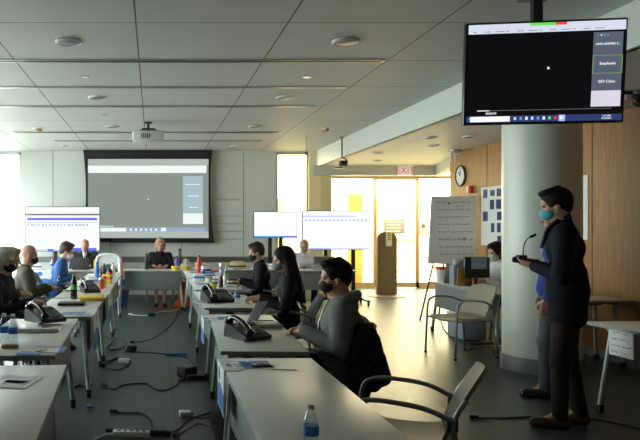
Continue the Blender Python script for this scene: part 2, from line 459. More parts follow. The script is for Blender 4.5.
mat('paper', (.80, .80, .77), .75, var=.02)
mat('paper_blue', (.06, .21, .60), .6, var=.05)
mat('navy', (.03, .05, .16), .6)
mat('ink', (.12, .13, .2), .7); mat('red_ink', (.45, .1, .1), .7)
mat('blue_plastic', (.04, .18, .55), .35)
mat('red_plastic', (.62, .03, .03), .4)
mat('yellow_paper', (.78, .58, .05), .65)
mat('orange_fabric', (.75, .10, .02), .7, bump=.2)
mat('green_plastic', (.10, .35, .10), .45)
mat('purple_plastic', (.25, .05, .40), .4)
mat('tan_fabric', (.52, .42, .24), .85, bump=.3)
mat('wood_light', (.5, .36, .2), .5)
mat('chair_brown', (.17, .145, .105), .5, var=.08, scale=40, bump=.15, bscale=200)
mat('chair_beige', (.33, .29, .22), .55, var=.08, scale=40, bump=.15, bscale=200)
mat('chair_mesh', (.10, .105, .10), .7, var=.2, scale=60)
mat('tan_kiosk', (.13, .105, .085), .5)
mat('cream_panel', (.80, .66, .36), .6)
mat('skin_light', (.55, .30, .21), .5, var=.06, scale=25); mat('skin_tan', (.42, .22, .14), .5, var=.06, scale=25)
mat('eye_dark', (.02, .015, .012), .2)
mat('hair_dark', (.012, .010, .009), .65, var=.3, scale=60, bump=.5, bscale=90, spec=.2); mat('hair_brown', (.045, .026, .016), .5, var=.3, scale=60, bump=.5, bscale=90)
mat('hair_grey', (.42, .41, .38), .6, var=.25, scale=60, bump=.5, bscale=90); mat('hair_blond', (.40, .24, .13), .5, var=.25, scale=60, bump=.5, bscale=90)
mat('hair_white', (.50, .49, .46), .6, var=.2, scale=60, bump=.5, bscale=90)
for n_, c_ in dict(cloth_dark=(.014, .014, .017), cloth_navy=(.0055, .0065, .014), cloth_grey=(.165, .175, .16), cloth_blue=(.045, .12, .33), cloth_olive=(.10, .088, .066),
                   cloth_white=(.60, .62, .66), cloth_brown=(.030, .020, .016), cloth_royal=(.035, .06, .26), cloth_palegrey=(.50, .56, .62), cloth_trouser_grey=(.10, .11, .11), cloth_suit=(.03, .028, .027), cloth_shirtblue=(.03, .045, .13)).items():
    mat(n_, c_, .85, var=.12, scale=30, bump=.25, bscale=140, spec=.25)
mat('mask_teal', (.12, .50, .58), .8, bump=.1); mat('mask_black', (.012, .013, .018), .8); mat('mask_grey', (.16, .19, .22), .8); mat('mask_white', (.75, .76, .76), .8); mat('mask_green', (.35, .62, .45), .8)
mat('shoe_dark', (.012, .011, .010), .4); mat('shoe_brown', (.06, .028, .016), .4)
glassmat('glass', (.97, .98, .96)); glassmat('warm_light_glass', (1.0, .90, .66)); glassmat('bottle_clear', (.86, .92, .95), .14); glassmat('screen_glass', (.9, .9, .9), .2)  # warm colour of the entry light is put into the warm glass tint

# floor: big dark resilient tiles with a satin gloss
def floor_mat():
    m = bpy.data.materials.new('floor_tiles'); m.use_nodes = True; nt = m.node_tree; b = nt.nodes['Principled BSDF']
    tc = nt.nodes.new('ShaderNodeTexCoord')
    br = nt.nodes.new('ShaderNodeTexBrick'); br.offset = 0; br.inputs['Scale'].default_value = 1
    br.inputs['Brick Width'].default_value = 2.4; br.inputs['Row Height'].default_value = 2.4; br.inputs['Mortar Size'].default_value = .006
    br.inputs['Color1'].default_value = (.072, .088, .088, 1); br.inputs['Color2'].default_value = (.078, .095, .095, 1); br.inputs['Mortar'].default_value = (.032, .034, .034, 1)
    mp = nt.nodes.new('ShaderNodeMapping'); mp.inputs['Location'].default_value = (2.22, .4, 0)
    nt.links.new(tc.outputs['Object'], mp.inputs[0]); nt.links.new(mp.outputs[0], br.inputs['Vector'])
    n = nt.nodes.new('ShaderNodeTexNoise'); n.inputs['Scale'].default_value = 9; n.inputs['Detail'].default_value = 6
    nt.links.new(tc.outputs['Object'], n.inputs['Vector'])
    mx = nt.nodes.new('ShaderNodeMix'); mx.data_type = 'RGBA'; mx.blend_type = 'MULTIPLY'; mx.inputs[0].default_value = .35
    nt.links.new(br.outputs['Color'], mx.inputs[6]); nt.links.new(n.outputs['Color'], mx.inputs[7]); nt.links.new(mx.outputs[2], b.inputs['Base Color'])
    rr = nt.nodes.new('ShaderNodeMapRange'); rr.inputs[3].default_value = .30; rr.inputs[4].default_value = .44; b.inputs['Specular IOR Level'].default_value = .24
    nt.links.new(n.outputs['Fac'], rr.inputs[0]); nt.links.new(rr.outputs[0], b.inputs['Roughness'])
    bp = nt.nodes.new('ShaderNodeBump'); bp.inputs['Strength'].default_value = .12; bp.inputs['Distance'].default_value = .01
    n2 = nt.nodes.new('ShaderNodeTexNoise'); n2.inputs['Scale'].default_value = 18; n2.inputs['Detail'].default_value = 3
    nt.links.new(tc.outputs['Object'], n2.inputs['Vector']); nt.links.new(n2.outputs['Fac'], bp.inputs['Height']); nt.links.new(bp.outputs['Normal'], b.inputs['Normal'])
    MATS['floor_tiles'] = m
floor_mat()
def wood_mat():
    m = bpy.data.materials.new('wood_panelling'); m.use_nodes = True; nt = m.node_tree; b = nt.nodes['Principled BSDF']; b.inputs['Roughness'].default_value = .42
    tc = nt.nodes.new('ShaderNodeTexCoord'); mp = nt.nodes.new('ShaderNodeMapping'); mp.inputs['Scale'].default_value = (9, 9, .7)
    nt.links.new(tc.outputs['Object'], mp.inputs[0])
    n = nt.nodes.new('ShaderNodeTexNoise'); n.inputs['Scale'].default_value = 3; n.inputs['Detail'].default_value = 6; n.inputs['Roughness'].default_value = .65
    nt.links.new(mp.outputs[0], n.inputs['Vector'])
    cr = nt.nodes.new('ShaderNodeValToRGB'); cr.color_ramp.elements[0].position = .3; cr.color_ramp.elements[0].color = (.25, .115, .036, 1)
    cr.color_ramp.elements[1].position = .72; cr.color_ramp.elements[1].color = (.39, .20, .068, 1)
    nt.links.new(n.outputs['Fac'], cr.inputs[0]); nt.links.new(cr.outputs[0], b.inputs['Base Color'])
    MATS['wood_panelling'] = m
wood_mat()
def ceil_mat():
    m = bpy.data.materials.new('ceiling_tiles'); m.use_nodes = True; nt = m.node_tree; b = nt.nodes['Principled BSDF']; b.inputs['Roughness'].default_value = .6
    tc = nt.nodes.new('ShaderNodeTexCoord')
    br = nt.nodes.new('ShaderNodeTexBrick'); br.offset = 0; br.inputs['Scale'].default_value = 1
    br.inputs['Brick Width'].default_value = 1.2; br.inputs['Row Height'].default_value = 1.2; br.inputs['Mortar Size'].default_value = .0065; br.inputs['Mortar Smooth'].default_value = 0
    br.inputs['Color1'].default_value = (.64, .64, .63, 1); br.inputs['Color2'].default_value = (.615, .615, .605, 1); br.inputs['Mortar'].default_value = (.10, .105, .10, 1)
    mp = nt.nodes.new('ShaderNodeMapping'); mp.inputs['Location'].default_value = (.135+2.4, -5.3+6, 0)
    nt.links.new(tc.outputs['Object'], mp.inputs[0]); nt.links.new(mp.outputs[0], br.inputs['Vector'])
    nt.links.new(br.outputs['Color'], b.inputs['Base Color'])
    MATS['ceiling_tiles'] = m
ceil_mat()

# ------------------------------------------------------------------ the room
HC = 3.12; LC = 2.79; XL = -4.2; XR = 5.15; YB = 14.1; XS = 3.48
struct(MB().bx(-4.4, 8.4, -2.3, 16.9, -.2, 0).build('floor', MATS['floor_tiles']))
struct(MB().bx(XL-.2, XS, -2.2, YB+.2, HC, HC+.15).build('ceiling', MATS['ceiling_tiles']))
struct(MB().bx(XS-.02, 9, -2.2, 16.9, LC, LC+.2).build('ceiling', MATS['white_paint']))
struct(MB().bx(XS-.05, XS+.02, -2.2, YB, LC, HC+.1).build('trim_1', MATS['soffit_paint']))                 # bulkhead face
struct(MB().bx(XL, XR, -2.25, -2.1, 0, HC).build('wall_front', MATS['wall_paint']))
# left wall with a long window
m = MB(); m.bx(XL-.15, XL, -2.2, 5.4, 0, HC); m.bx(XL-.15, XL, 13.4, YB+.2, 0, HC); m.bx(XL-.15, XL, 5.4, 13.4, 0, .75); m.bx(XL-.15, XL, 5.4, 13.4, 2.75, HC)
struct(m.build('wall_left', MATS['wall_paint']))
def window(n, axis, fixed, a0, a1, z0, z1, nm, frame='alu', glass='glass'):
    f = MB(); g = MB(); t = .05
    def B(mb, p0, p1, q0, q1, th):
        if axis == 'x': mb.bx(fixed-th/2, fixed+th/2, p0, p1, q0, q1)
        else: mb.bx(p0, p1, fixed-th/2, fixed+th/2, q0, q1)
    B(f, a0, a1, z0, z0+t, .08); B(f, a0, a1, z1-t, z1, .08)
    for i in range(nm+1):
        c = a0+(a1-a0-t)*i/nm; B(f, c, c+t, z0, z1, .08)
    B(g, a0+t, a1-t, z0+t, z1-t, .01)
    w = struct(f.build('window_%d' % n, MATS[frame])); p = g.build('pane', MATS[glass], w); return w
window(4, 'x', XL-.08, 5.4, 13.4, .75, 2.75, 7)
# back wall, window openings at both ends
m = MB(); m.bx(-2.77, 2.58, YB, YB+.15, 0, HC); m.bx(XL, -2.77, YB, YB+.15, 3.09, HC); m.bx(XL, -2.77, YB, YB+.15, 0, .3); m.bx(2.58, 3.27, YB, YB+.15, 3.09, HC)
m.bx(2.58, 3.27, YB, YB+.15, 0, .35)
struct(m.build('wall_back', MATS['marker_wall']))
window(1, 'y', YB+.08, XL, -2.77, .3, 3.09, 1); window(2, 'y', YB+.08, 2.58, 3.27, .35, 3.09, 1, glass='warm_light_glass')
m = MB(); m.bx(3.27, 3.52, YB-.02, YB+.28, 0, HC+.05); struct(m.build('wall_pier', MATS['warm_wall']))
m = MB(); m.bx(3.52, 3.84, YB+.35, YB+.45, 0, LC); struct(m.build('wall_return', MATS['wall_paint']))
# panel seams of the marker wall, head trim
m = MB()
for x in (-2.10, -.9, .6, 1.9): m.bx(x-.006, x+.006, YB-.004, YB+.01, .1, HC)
struct(m.build('trim_2', MATS['panel_grey']))
m = MB(); m.bx(-2.77, 2.58, YB-.05, YB, .86, .90); m.bx(-2.77, 2.58, YB-.012, YB, .78, .86); struct(m.build('trim_3', MATS['steel_grey']))
struct(MB().bx(-2.77, 2.58, YB-.015, YB, 0, .1).build('baseboard_back', MATS['grey_vinyl']))
# bulkhead header over the opening to the entry, bending towards the panelled wall
m = MB(); m.bx(3.36, 5.92, YB-.08, YB+.06, 2.60, LC+.02)
m.prism([(5.90, YB-.08), (5.22, 11.6), (5.36, 11.56), (6.06, YB+.06), (5.9, YB+.06)], 2.60, LC+.02, 'Z'); struct(m.build('trim_4', MATS['wall_paint']))
# panelled right wall
m = MB(); m.bx(XR, XR+.15, -2.2, 11.65, 0, LC+.1); struct(m.build('wall_right', MATS['wood_panelling']))
m = MB()
for y in np.arange(-.8, 11.6, 1.24): m.bx(XR-.002, XR+.01, y-.006, y+.006, .1, LC)
struct(m.build('trim_5', MATS['black_matte']))
struct(MB().bx(XR-.012, XR, -2.1, 11.65, 0, .1).build('baseboard_right', MATS['grey_vinyl']))
m = MB(); m.bx(XR+.15, 8.2, 11.5, 11.65, 0, LC+.1); struct(m.build('wall_alcove', MATS['warm_wall']))
m = MB(); m.bx(8.2, 8.35, 11.5, 16.9, 0, LC+.1); struct(m.build('wall_entry', MATS['warm_wall']))
m = MB(); m.bx(3.3, 3.45, YB+.45, 16.9, 0, LC+.1); struct(m.build('wall_vestibule', MATS['warm_wall']))
# glazed entry front at Y = 16.8 : mullions, glass, a double door
G = 16.8
f = MB(); g = MB()
f.bx(3.45, 5.5, G-.05, G+.05, 0, .14); f.bx(6.6, 8.2, G-.05, G+.05, 0, .14); f.bx(5.5, 6.66, G-.06, G+.06, 2.74, LC+.02); f.bx(3.45, 8.2, G-.04, G+.04, LC-.06, LC)
for x in (3.45, 5.50, 6.60, 8.12): f.bx(x, x+.035, G-.05, G+.05, 0, LC)
g.bx(3.5, 5.5, G-.006, G+.006, .14, LC-.06); g.bx(6.63, 8.15, G-.006, G+.006, .14, LC-.06)
w = struct(f.build('window_3', MATS['bronze'])); g.build('pane', MATS['warm_light_glass'], w)
f = MB(); f.bx(5.54, 6.60, G-.03, G+.03, .02, .14); f.bx(5.54, 6.60, G-.03, G+.03, 2.70, 2.74)
for x in (5.54, 6.56): f.bx(x, x+.04, G-.03, G+.03, .02, 2.72)
d = struct(f.build('door_1', MATS['bronze'])); MB().bx(5.58, 6.56, G-.006, G+.006, .14, 2.70).build('pane', MATS['warm_light_glass'], d)
h = MB(); h.tube([(5.62, G-.03, 1.20), (5.62, G-.10, 1.20), (6.52, G-.10, 1.20), (6.52, G-.03, 1.20)], .016, 8); h.build('push_bar', MATS['bronze'], d)
h = MB(); h.tube([(5.56, G-.03, 1.25), (5.56, G-.09, 1.28), (5.56, G-.09, 2.2), (5.56, G-.03, 2.23)], .018, 8); h.build('pull_handle', MATS['bronze'], d)
# outside: forecourt wall with pale panels
struct(MB().bx(-14, 18, 14.6, 30, -.1, -.01).build('floor_forecourt', mat('paving', (.55, .54, .50), .8)))  # pale paving added outside to bounce daylight up to the ceilings
struct(MB().bx(-14, XL-.3, -4, 14.6, -.1, -.01).build('floor_terrace', MATS['paving']))
m = MB(); m.bx(-8, 16, 23.0, 23.3, 0, 1.2); struct(m.build('wall_outside', MATS['warm_wall']))
struct(MB().bx(4.92, 5.28, G+.12, G+.2, 0, 2.36).build('trim_7', MATS['cream_panel']))
struct(MB().bx(2.7, 4.4, G+.3, G+.45, 0, 2.25).build('wall_terrace', MATS['warm_wall']))
# round column
m = MB(); m.lathe([(.375, .0), (.375, LC)], (4.122, 7.135, 0), 64)
c = struct(m.build('trim_6', MATS['column_paint']))
m = MB(); m.lathe([(.390, 0), (.390, .15), (.383, .16), (.376, .16)], (4.122, 7.135, 0), 64); struct(m.build('baseboard_column', MATS['grey_vinyl']))

# ------------------------------------------------------------------ ceiling things
def slot(name, label, x0, x1, y, w):
    t = thing('linear_air_diffuser', label, 'vent', ((x0+x1)/2, y, HC), 0, 'linear air diffusers in the ceiling')
    L = (x1-x0)/2
    f = MB()
    for s in (-1, 1): f.bx(-L, L, s*w/2-.008, s*w/2+.008, -.012, 0)
    for s in (-1, 1): f.bx(s*L-.01, s*L+.01, -w/2, w/2, -.012, 0)
    f.build('frame', MATS['alu'], t); MB().bx(-L, L, -w/2+.006, w/2-.006, -.004, -.0005).build('slot', MATS['black_matte'], t)
slot('s', 'long linear air slot nearest the camera, crossing most of the ceiling', -3.9, 2.22, 6.50, .075)
slot('s', 'thin linear air slot, second from the camera', -3.9, 2.22, 7.72, .045)
slot('s', 'linear air slot just before the ceiling projector', -3.9, 2.16, 8.92, .07)
slot('s', 'short linear air slot behind the projector near the screen', -2.35, 2.14, 11.34, .11)
slot('s', 'faint linear air slot closest to the projection screen', -1.8, 2.0, 12.45, .09)
def disc(name, label, cat, x, y, r, z=HC, group='round ceiling speakers', mt='steel_grey'):
    t = thing(name, label, cat, (x, y, z), 0, group)
    MB().lathe([(r, 0), (r, -.012), (r*.88, -.022), (r*.84, -.016)], (0,0,0), 32).build('rim', MATS['white_paint'], t)
    MB().lathe([(r*.85, -.004), (r*.85, -.016), (r*.4, -.024), (0, -.026)], (0,0,0), 32).build('grille', MATS[mt], t)
disc('ceiling_speaker', 'large round ceiling speaker at upper left, nearest on the left side', 'speaker', -.73, 5.82, .115)
disc('ceiling_speaker', 'large round ceiling speaker left of the hanging display', 'speaker', 1.67, 5.82, .12)
disc('ceiling_speaker', 'round ceiling speaker on the left, second row from camera', 'speaker', -.69, 8.31, .11)
disc('ceiling_speaker', 'round ceiling speaker on the right, second row from camera', 'speaker', 1.63, 8.31, .11)
disc('ceiling_speaker', 'small-looking round ceiling speaker left of the projector', 'speaker', -.65, 10.7, .11)
disc('ceiling_speaker', 'small-looking round ceiling speaker right of the projector', 'speaker', 1.62, 10.7, .11)
disc('ceiling_speaker', 'round ceiling speaker above the left edge of the screen', 'speaker', -1.75, 13.2, .10)
disc('ceiling_speaker', 'round ceiling speaker above the right edge of the screen', 'speaker', 1.6, 13.3, .10)
def spot(label, x, y, z=HC, r=.05):
    t = thing('recessed_spotlight', label, 'ceiling light', (x, y, z), 0, 'small recessed spotlights')
    MB().lathe([(r, 0), (r, -.008), (r*.7, -.008), (r*.66, -.002)], (0,0,0), 24).build('trim_ring', MATS['alu'], t)
    MB().lathe([(r*.66, -.001), (r*.66, -.005), (0, -.007)], (0,0,0), 20).build('lens', emis('spot_lens', (.75, .9, 1), .8), t)
spot('tiny bright spotlight on the left of the ceiling', -.73, 7.2); spot('tiny bright spotlight on the right of the ceiling', 1.65, 7.2)
spot('tiny spotlight left of the projector mount', -.69, 9.65, r=.04); spot('tiny spotlight right of the projector mount', 1.63, 9.65, r=.04)
for i, (u, v, lb) in enumerate([(430, 137, 'recessed downlight in the lower ceiling near the hanging camera'), (469, 136, 'recessed downlight in the lower ceiling closest to the hanging display'),
        (433, 145, 'recessed downlight over the easel, second row of the lower ceiling'), (378, 152, 'recessed downlight in the lower ceiling above the entry'), (378, 160, 'recessed downlight right in front of the exit header')]):
    Y = 866.9/(228-v); disc('downlight', lb, 'ceiling light', (u-153)/672*Y, Y, .09, LC, 'downlights in the lower ceiling', 'dark_plastic')
def smoke(label, x, y):
    t = thing('smoke_detector', label, 'detector', (x, y, HC), 0, 'smoke detectors')
    MB().lathe([(.1, 0), (.1, -.006), (.07, -.012)], (0,0,0), 24).build('base', MATS['white_plastic'], t)
    MB().lathe([(.06, -.01), (.06, -.03), (.05, -.05), (.02, -.056)], (0,0,0), 24).build('sensor_head', MATS['tan_fabric'], t)
smoke('smoke detector on the far left of the ceiling', -1.86, 10.9); smoke('smoke detector on the ceiling beside the lower bulkhead', 2.8, 10.9)
# hanging drop cord
t = thing('ball_pendant', 'thin cord with a small ball hanging from the ceiling by the bright strip window', 'cord', (2.69, 11.8, HC)); MB().tube([(0,0,0), (0,0,-.30)], .004, 6).build('cord', MATS['dark_plastic'], t); MB().ball((0,0,-.31), .022).build('ball', MATS['dark_plastic'], t)
# projector
t = thing('ceiling_projector', 'white projector hanging from the ceiling in front of the screen', 'projector', (-.07, 10.3, HC))
m = MB(); m.cyl((0,0,-.01), .06, .02); m.cyl((0,0,-.06), .02, .12); m.box((0,0,-.11), (.2,.14,.02)); 
for s in (-1, 1):
    for q in (-1, 1): m.tube([(s*.05, q*.03, -.1), (s*.15, q*.1, -.15)], .009, 6)
m.build('ceiling_mount', MATS['black_plastic'], t)
m = MB(); m.box((0, 0, -.225), (.48, .40, .15), None, .035); m.build('casing', MATS['projector_white'], t)
m = MB(); m.cyl((.1, .21, -.22), .05, .05, 24, 'Y'); m.build('lens', MATS['black_gloss'], t)
m = MB(); [m.box((-.1+.03*i, -.201, -.23), (.014, .006, .07)) for i in range(5)]; m.build('vent', MATS['dark_plastic'], t)
# hanging tracking camera
t = thing('hanging_camera', 'small dark camera on a thin pole hanging beside the bulkhead', 'camera', (3.36, 11.95, HC))
MB().tube([(0,0,0), (0,0,-.37)], .014, 8).cyl((0,0,-.008), .04, .016).build('pole', MATS['black_plastic'], t)
m = MB(); m.tube([(0,0,-.36), (.05,0,-.38), (.09,0,-.42), (.09,0,-.5)], .012, 8); m.build('bracket', MATS['steel_grey'], t)
m = MB(); m.box((.02, 0, -.47), (.15, .12, .10), None, .03); m.cyl((-.0, -.07, -.47), .04, .04, 16, 'Y'); m.build('camera_body', MATS['dark_plastic'], t)
m = MB(); m.box((-.07, -.03, -.555), (.13, .07, .02)); m.build('base_plate', MATS['black_plastic'], t)
m = MB(); m.cyl((0, -.093, -.47), .03, .008, 16, 'Y'); m.build('lens', MATS['black_gloss'], t)
# ceiling fixture with three tubes near the clock
t = thing('tube_pendant', 'flat round ceiling fixture with three short white hanging tubes above the clock', 'ceiling light', (4.98, 11.1, LC))
MB().lathe([(.10, 0), (.10, -.03), (.07, -.05)], (0,0,0), 28).build('canopy', MATS['alu'], t)
for i in range(3): MB().cyl((-.06+.06*i, -.02*(i % 2), -.12), .012, .16, 12).build('tube', MATS['white_plastic'], t)
# dome camera at right edge
t = thing('security_camera', 'dark ceiling camera at the right edge beside the hanging display', 'camera', (4.55, 6.28, LC))
MB().cyl((0,0,-.02), .06, .04).build('base', MATS['dark_plastic'], t); m = MB(); m.ball((0,0,-.09), .075); m.cyl((-.06,-.06,-.11), .03, .04, 14, 'Y'); m.build('camera_head', MATS['black_plastic'], t)
t = thing('track_spotlights', 'row of three tiny white lamps under the lower ceiling at the right edge', 'ceiling light', (4.48, 6.35, LC))
MB().box((0,0,-.015), (.26,.03,.03)).build('track', MATS['dark_plastic'], t)
for i in range(3): m = MB(); m.cyl((-.09+.09*i, 0, -.055), .018, .05, 14); m.build('lamp_head', MATS['white_plastic'], t)
t = thing('fill_light_panel', 'added unseen panel for the warm fill light behind the exit header', 'ceiling light', (5.8, 15.6, LC)); m = MB(); m.bx(-1.86, 1.86, -.76, .76, -.012, 0); m.build('frame', MATS['alu'], t)  # casing added for the entry fill, unseen behind the header
# EXIT sign on the header
t = thing('exit_sign', 'red lettered EXIT sign on the header over the entry', 'sign', (5.25, YB-.10, 2.69))
MB().box((0, 0, 0), (.31, .035, .19), None, .006).build('sign_box', emis('exit_face', (.9, .78, .66), .7), t)
textobj('text', 'EXIT', .185, emis('exit_red', (.9, .015, .012), .8), t, (0, -.019, 0))
# clock
t = thing('wall_clock', 'round white wall clock on the wood panelled wall', 'clock', (XR, 11.22, 2.37))
m = MB(); m.tube([(-.02, .165*math.cos(a), .165*math.sin(a)) for a in np.linspace(0, 2*PI, 33)], .016, 8); m.build('rim', MATS['dark_plastic'], t)
m = MB(); m.cyl((-.012, 0, 0), .165, .02, 32, 'X'); m.build('dial', MATS['paper'], t)
m = MB(); 
for i in range(12): a = i*PI/6; m.box((-.024, .135*math.sin(a), .135*math.cos(a)), (.003, .01, .01))
m.build('hour_marks', MATS['black_matte'], t)
m = MB(); m.tube([(-.026, 0, 0), (-.026, .05, .07)], .005, 6); m.tube([(-.028, 0, 0), (-.028, -.03, .12)], .0035, 6); m.build('hands', MATS['black_matte'], t)
# fire strobe
t = thing('fire_alarm_strobe', 'red fire alarm strobe on the wood wall beside the clock', 'alarm', (XR, 10.85, 2.12)); MB().box((-.03, 0, 0), (.06, .12, .12), None, .008).build('housing', MATS['red_plastic'], t)
MB().box((-.065, 0, .0), (.02, .05, .09), None, .004).build('strobe_lens', MATS['white_plastic'], t)
# posters
t = thing('wall_poster', 'white poster sheet of navy squares on the wood wall left of the column', 'poster', (XR, 10.0, 1.68)); MB().box((-.004, 0, 0), (.008, 1.06, .90)).build('sheet', MATS['paper'], t)
m = MB()
random.seed(3)
for j in range(5):
    for i in range(5):
        if random.random() < .85: m.box((-.0095, -.42+.2*i+random.uniform(-.02,.02), .35-.175*j), (.003, random.uniform(.09,.16), random.uniform(.08,.15)))
m.build('printed_squares', MATS['navy'], t)
t = thing('paper_strip', 'tall white paper sheet on the panelled wall right of the column', 'poster', (XR, 8.13, 1.745)); MB().box((-.004, 0, 0), (.008, .36, .77)).build('sheet', MATS['paper'], t)
m = MB(); [m.box((-.0095, 0, .3-.06*i), (.002, .2, .018)) for i in range(10)]; m.build('printed_lines', MATS['ink'], t)

# ------------------------------------------------------------------ projection screen and displays
def quads(lst, name, parent, y=-.002):
    """flat marks lying on a display face: (x0, x1, z0, z1, material)"""
    m = MB(); ms = []
    for i, (x0, x1, z0, z1, mt) in enumerate(lst):
        if mt not in ms: ms.append(mt)
        m.mi = ms.index(mt); yy = y-.0004*i
        m.bx(x0, x1, yy-.0003, yy+.0003, z0, z1)
    return m.build(name, [MATS[k] for k in ms], parent, flat=True)
emis('px_white', (1, 1, 1), 1.0); emis('px_black', (.004, .0035, .0045), 1); emis('px_taskbar', (.03, .045, .16), 1); MATS['px_black'].node_tree.nodes['Principled BSDF'].inputs['Specular IOR Level'].default_value = .12; MATS['px_black'].node_tree.nodes['Principled BSDF'].inputs['Base Color'].default_value = (.004,.004,.004,1); emis('px_tile', (.10, .115, .16), 1); emis('px_lavender', (.72, .68, .78), 1)
emis('px_green', (.15, .75, .08), 1); emis('px_red', (.8, .06, .08), 1); emis('px_blue', (.12, .16, .85), 1); emis('px_paleblue', (.45, .52, 1.0), 1); emis('px_mint', (.8, 1, .93), 1); emis('px_edge', (.28, .5, .12), .7)
emis('px_header', (.72, .78, .92), .95); emis('px_cyan', (.1, .45, .9), .9); emis('px_glow', (1, 1, 1), 1.6); emis('px_grey', (.25, .25, .28), .8)
emis('pj_grey', (.265, .30, .27), .95); emis('pj_light', (.45, .50, .46), .95); emis('pj_white', (.93, 1, .97), .95); emis('pj_tile', (.42, .58, .62), .9); emis('pj_bar', (.36, .45, .62), .9); emis('pj_text', (.85, .95, .95), .9)
# pull-down screen, image 2.36 wide
YS = 13.92
t = thing('projection_screen', 'pull-down projection screen with black borders showing a video call', 'screen', (.0, YS, 2.05))
k_ = YS/672; X_ = lambda u: (u-153)*k_; Z_ = lambda v: 1.5-(v-228)*k_-2.05
m = MB()
outer = [(84, 149), (213, 149), (210, 200), (215, 241), (86.5, 241), (88, 200)]
side = []
for i in range(13):
    s_ = i/12; v = 149+92*s_; pinch = 4*(1-(2*s_-1)**2)
    side.append((v, 83+pinch*.7+ (1.5 if s_>.5 else 0)*0, 212.5-pinch*.7+1.5*s_))
V0 = [(X_(a), Z_(v)) for v, a, b in side]; V1 = [(X_(b), Z_(v)) for v, a, b in side]
m.prism(V0+V1[::-1], 0, .006); m.build('border', MATS['black_matte'], t)
quads([(X_(88), X_(208.5), Z_(238), Z_(159), 'pj_grey'), (X_(88), X_(208.5), Z_(165), Z_(159), 'pj_light'), (X_(88), X_(206.5), Z_(173), Z_(165.5), 'pj_white'), (X_(183), X_(203), Z_(224), Z_(176), 'pj_tile'),
       (X_(183), X_(203), Z_(224), Z_(213.5), 'pj_white'), (X_(88), X_(208.5), Z_(238), Z_(231.5), 'pj_light'), (X_(88), X_(205), Z_(231.5), Z_(227.5), 'pj_bar'), (X_(88), X_(126), Z_(231.5), Z_(227.8), 'pj_white')]
      +[(X_(185), X_(200), Z_(185), Z_(184), 'pj_text'), (X_(188), X_(199), Z_(196.5), Z_(195.5), 'pj_text'), (X_(189), X_(198), Z_(208), Z_(207), 'pj_text'), (X_(183), X_(203), Z_(190.6), Z_(190), 'pj_light'), (X_(183), X_(203), Z_(202), Z_(201.5), 'pj_light')]
      +[(X_(130+5*i), X_(132+5*i), Z_(231), Z_(228.4), 'pj_text') for i in range(6)]+[(X_(161), X_(166), Z_(231.3), Z_(227.6), 'pj_white'), (X_(147.6), X_(149), Z_(200), Z_(198.8), 'pj_text')]
      +[(X_(98+2*i), X_(99.2+2*i), Z_(227), Z_(225.6), 'pj_text') for i in range(8)], 'projected_image', t)
m = MB(); m.box((0, .03, Z_(149)+.05), (2.76, .14, .12), None, .02); m.build('case', MATS['black_plastic'], t)
m = MB(); m.cyl((X_(150), .0, Z_(241.5)), .022, X_(215)-X_(86), 12, 'X'); m.build('weight_bar', MATS['black_plastic'], t)

def display(name, label, u0, u1, v0, v1, Y, content, stand=None, group='large displays on stands'):
    k = Y/672; cx = ((u0+u1)/2-153)*k; w = (u1-u0)*k; h = (v1-v0)*k; cz = 1.5-((v0+v1)/2-228)*k
    t = thing(name, label, 'display', (cx, Y, 0), 0, group)
    f = MB(); f.box((0, .025, cz), (w, .05, h), None, .006); f.box((0, .06, cz), (w*.5, .04, h*.5), None, .01); f.build('casing', MATS['black_plastic'], t)
    b = .012
    L = [(-w/2+b, w/2-b, cz-h/2+b, cz+h/2-b, 'px_white')]
    for (a0, a1, c0, c1, mt) in content: L.append((-w/2+b+(w-2*b)*a0, -w/2+b+(w-2*b)*a1, cz+h/2-b-(h-2*b)*c1, cz+h/2-b-(h-2*b)*c0, mt))
    quads(L, 'screen_image', t)
    for x in stand:
        MB().bx(x-.035, x+.035, .05, .11, .1, cz+.1).build('stand_post', MATS['black_plastic'], t)
    m = MB(); xs = [min(stand), max(stand)]; m.bx(xs[0]-.2, xs[1]+.2, .05, .11, .08, .12)
    for x in (xs[0]-.2, xs[1]+.2): m.box((x, .0, .09), (.06, .55, .04), None, .01)
    bs = m.build('stand_base', MATS['black_plastic'], t)
    for x in (xs[0]-.2, xs[1]+.2):
        for y in (-.24, .24): MB().cyl((x, y, .035), .035, .03, 16, 'X').build('caster', MATS['black_rubber'], bs)
    return t
sheet = [(0, 1, .15, .19, 'px_grey'), (.02, .97, .245, .30, 'px_blue'), (.02, .97, .345, .36, 'px_paleblue')]+[(.02+.05*i, .02+.05*i+random.uniform(.02, .04), .385, .43, 'px_paleblue') for i in range(17)]+[(.12, .3, .75, .82, 'px_mint'), (0, 1, .955, 1, 'px_header'), (.3, .38, .955, 1, 'px_blue'), (.6, .96, .93, 1, 'px_blue')]
display('display_screen', 'large bright display showing a blue spreadsheet at the left in front of the back wall', 25, 100, 206.5, 251.5, 13.45, sheet, [-.15])
display('display_screen', 'smaller bright blank white display standing in front of the strip window', 253.5, 297.5, 211.5, 238, 13.6, [(0, 1, .94, 1, 'px_cyan'), (.6, 1, .95, 1, 'px_blue')], [-.1, .12])
sheet2 = [(0, .8, .12, .145, 'px_paleblue'), (.02, .98, .21, .23, 'px_header'), (0, 1, .96, 1, 'px_header'), (.1, .4, .96, 1, 'px_paleblue')]+[(.03+.06*i, .065+.06*i, .24, .27, 'px_paleblue') for i in range(16)]
display('display_screen', 'largest of the bright displays, right of centre before the entry glazing', 302, 370, 210.5, 250, 13.2, sheet2, [-.19, .36])

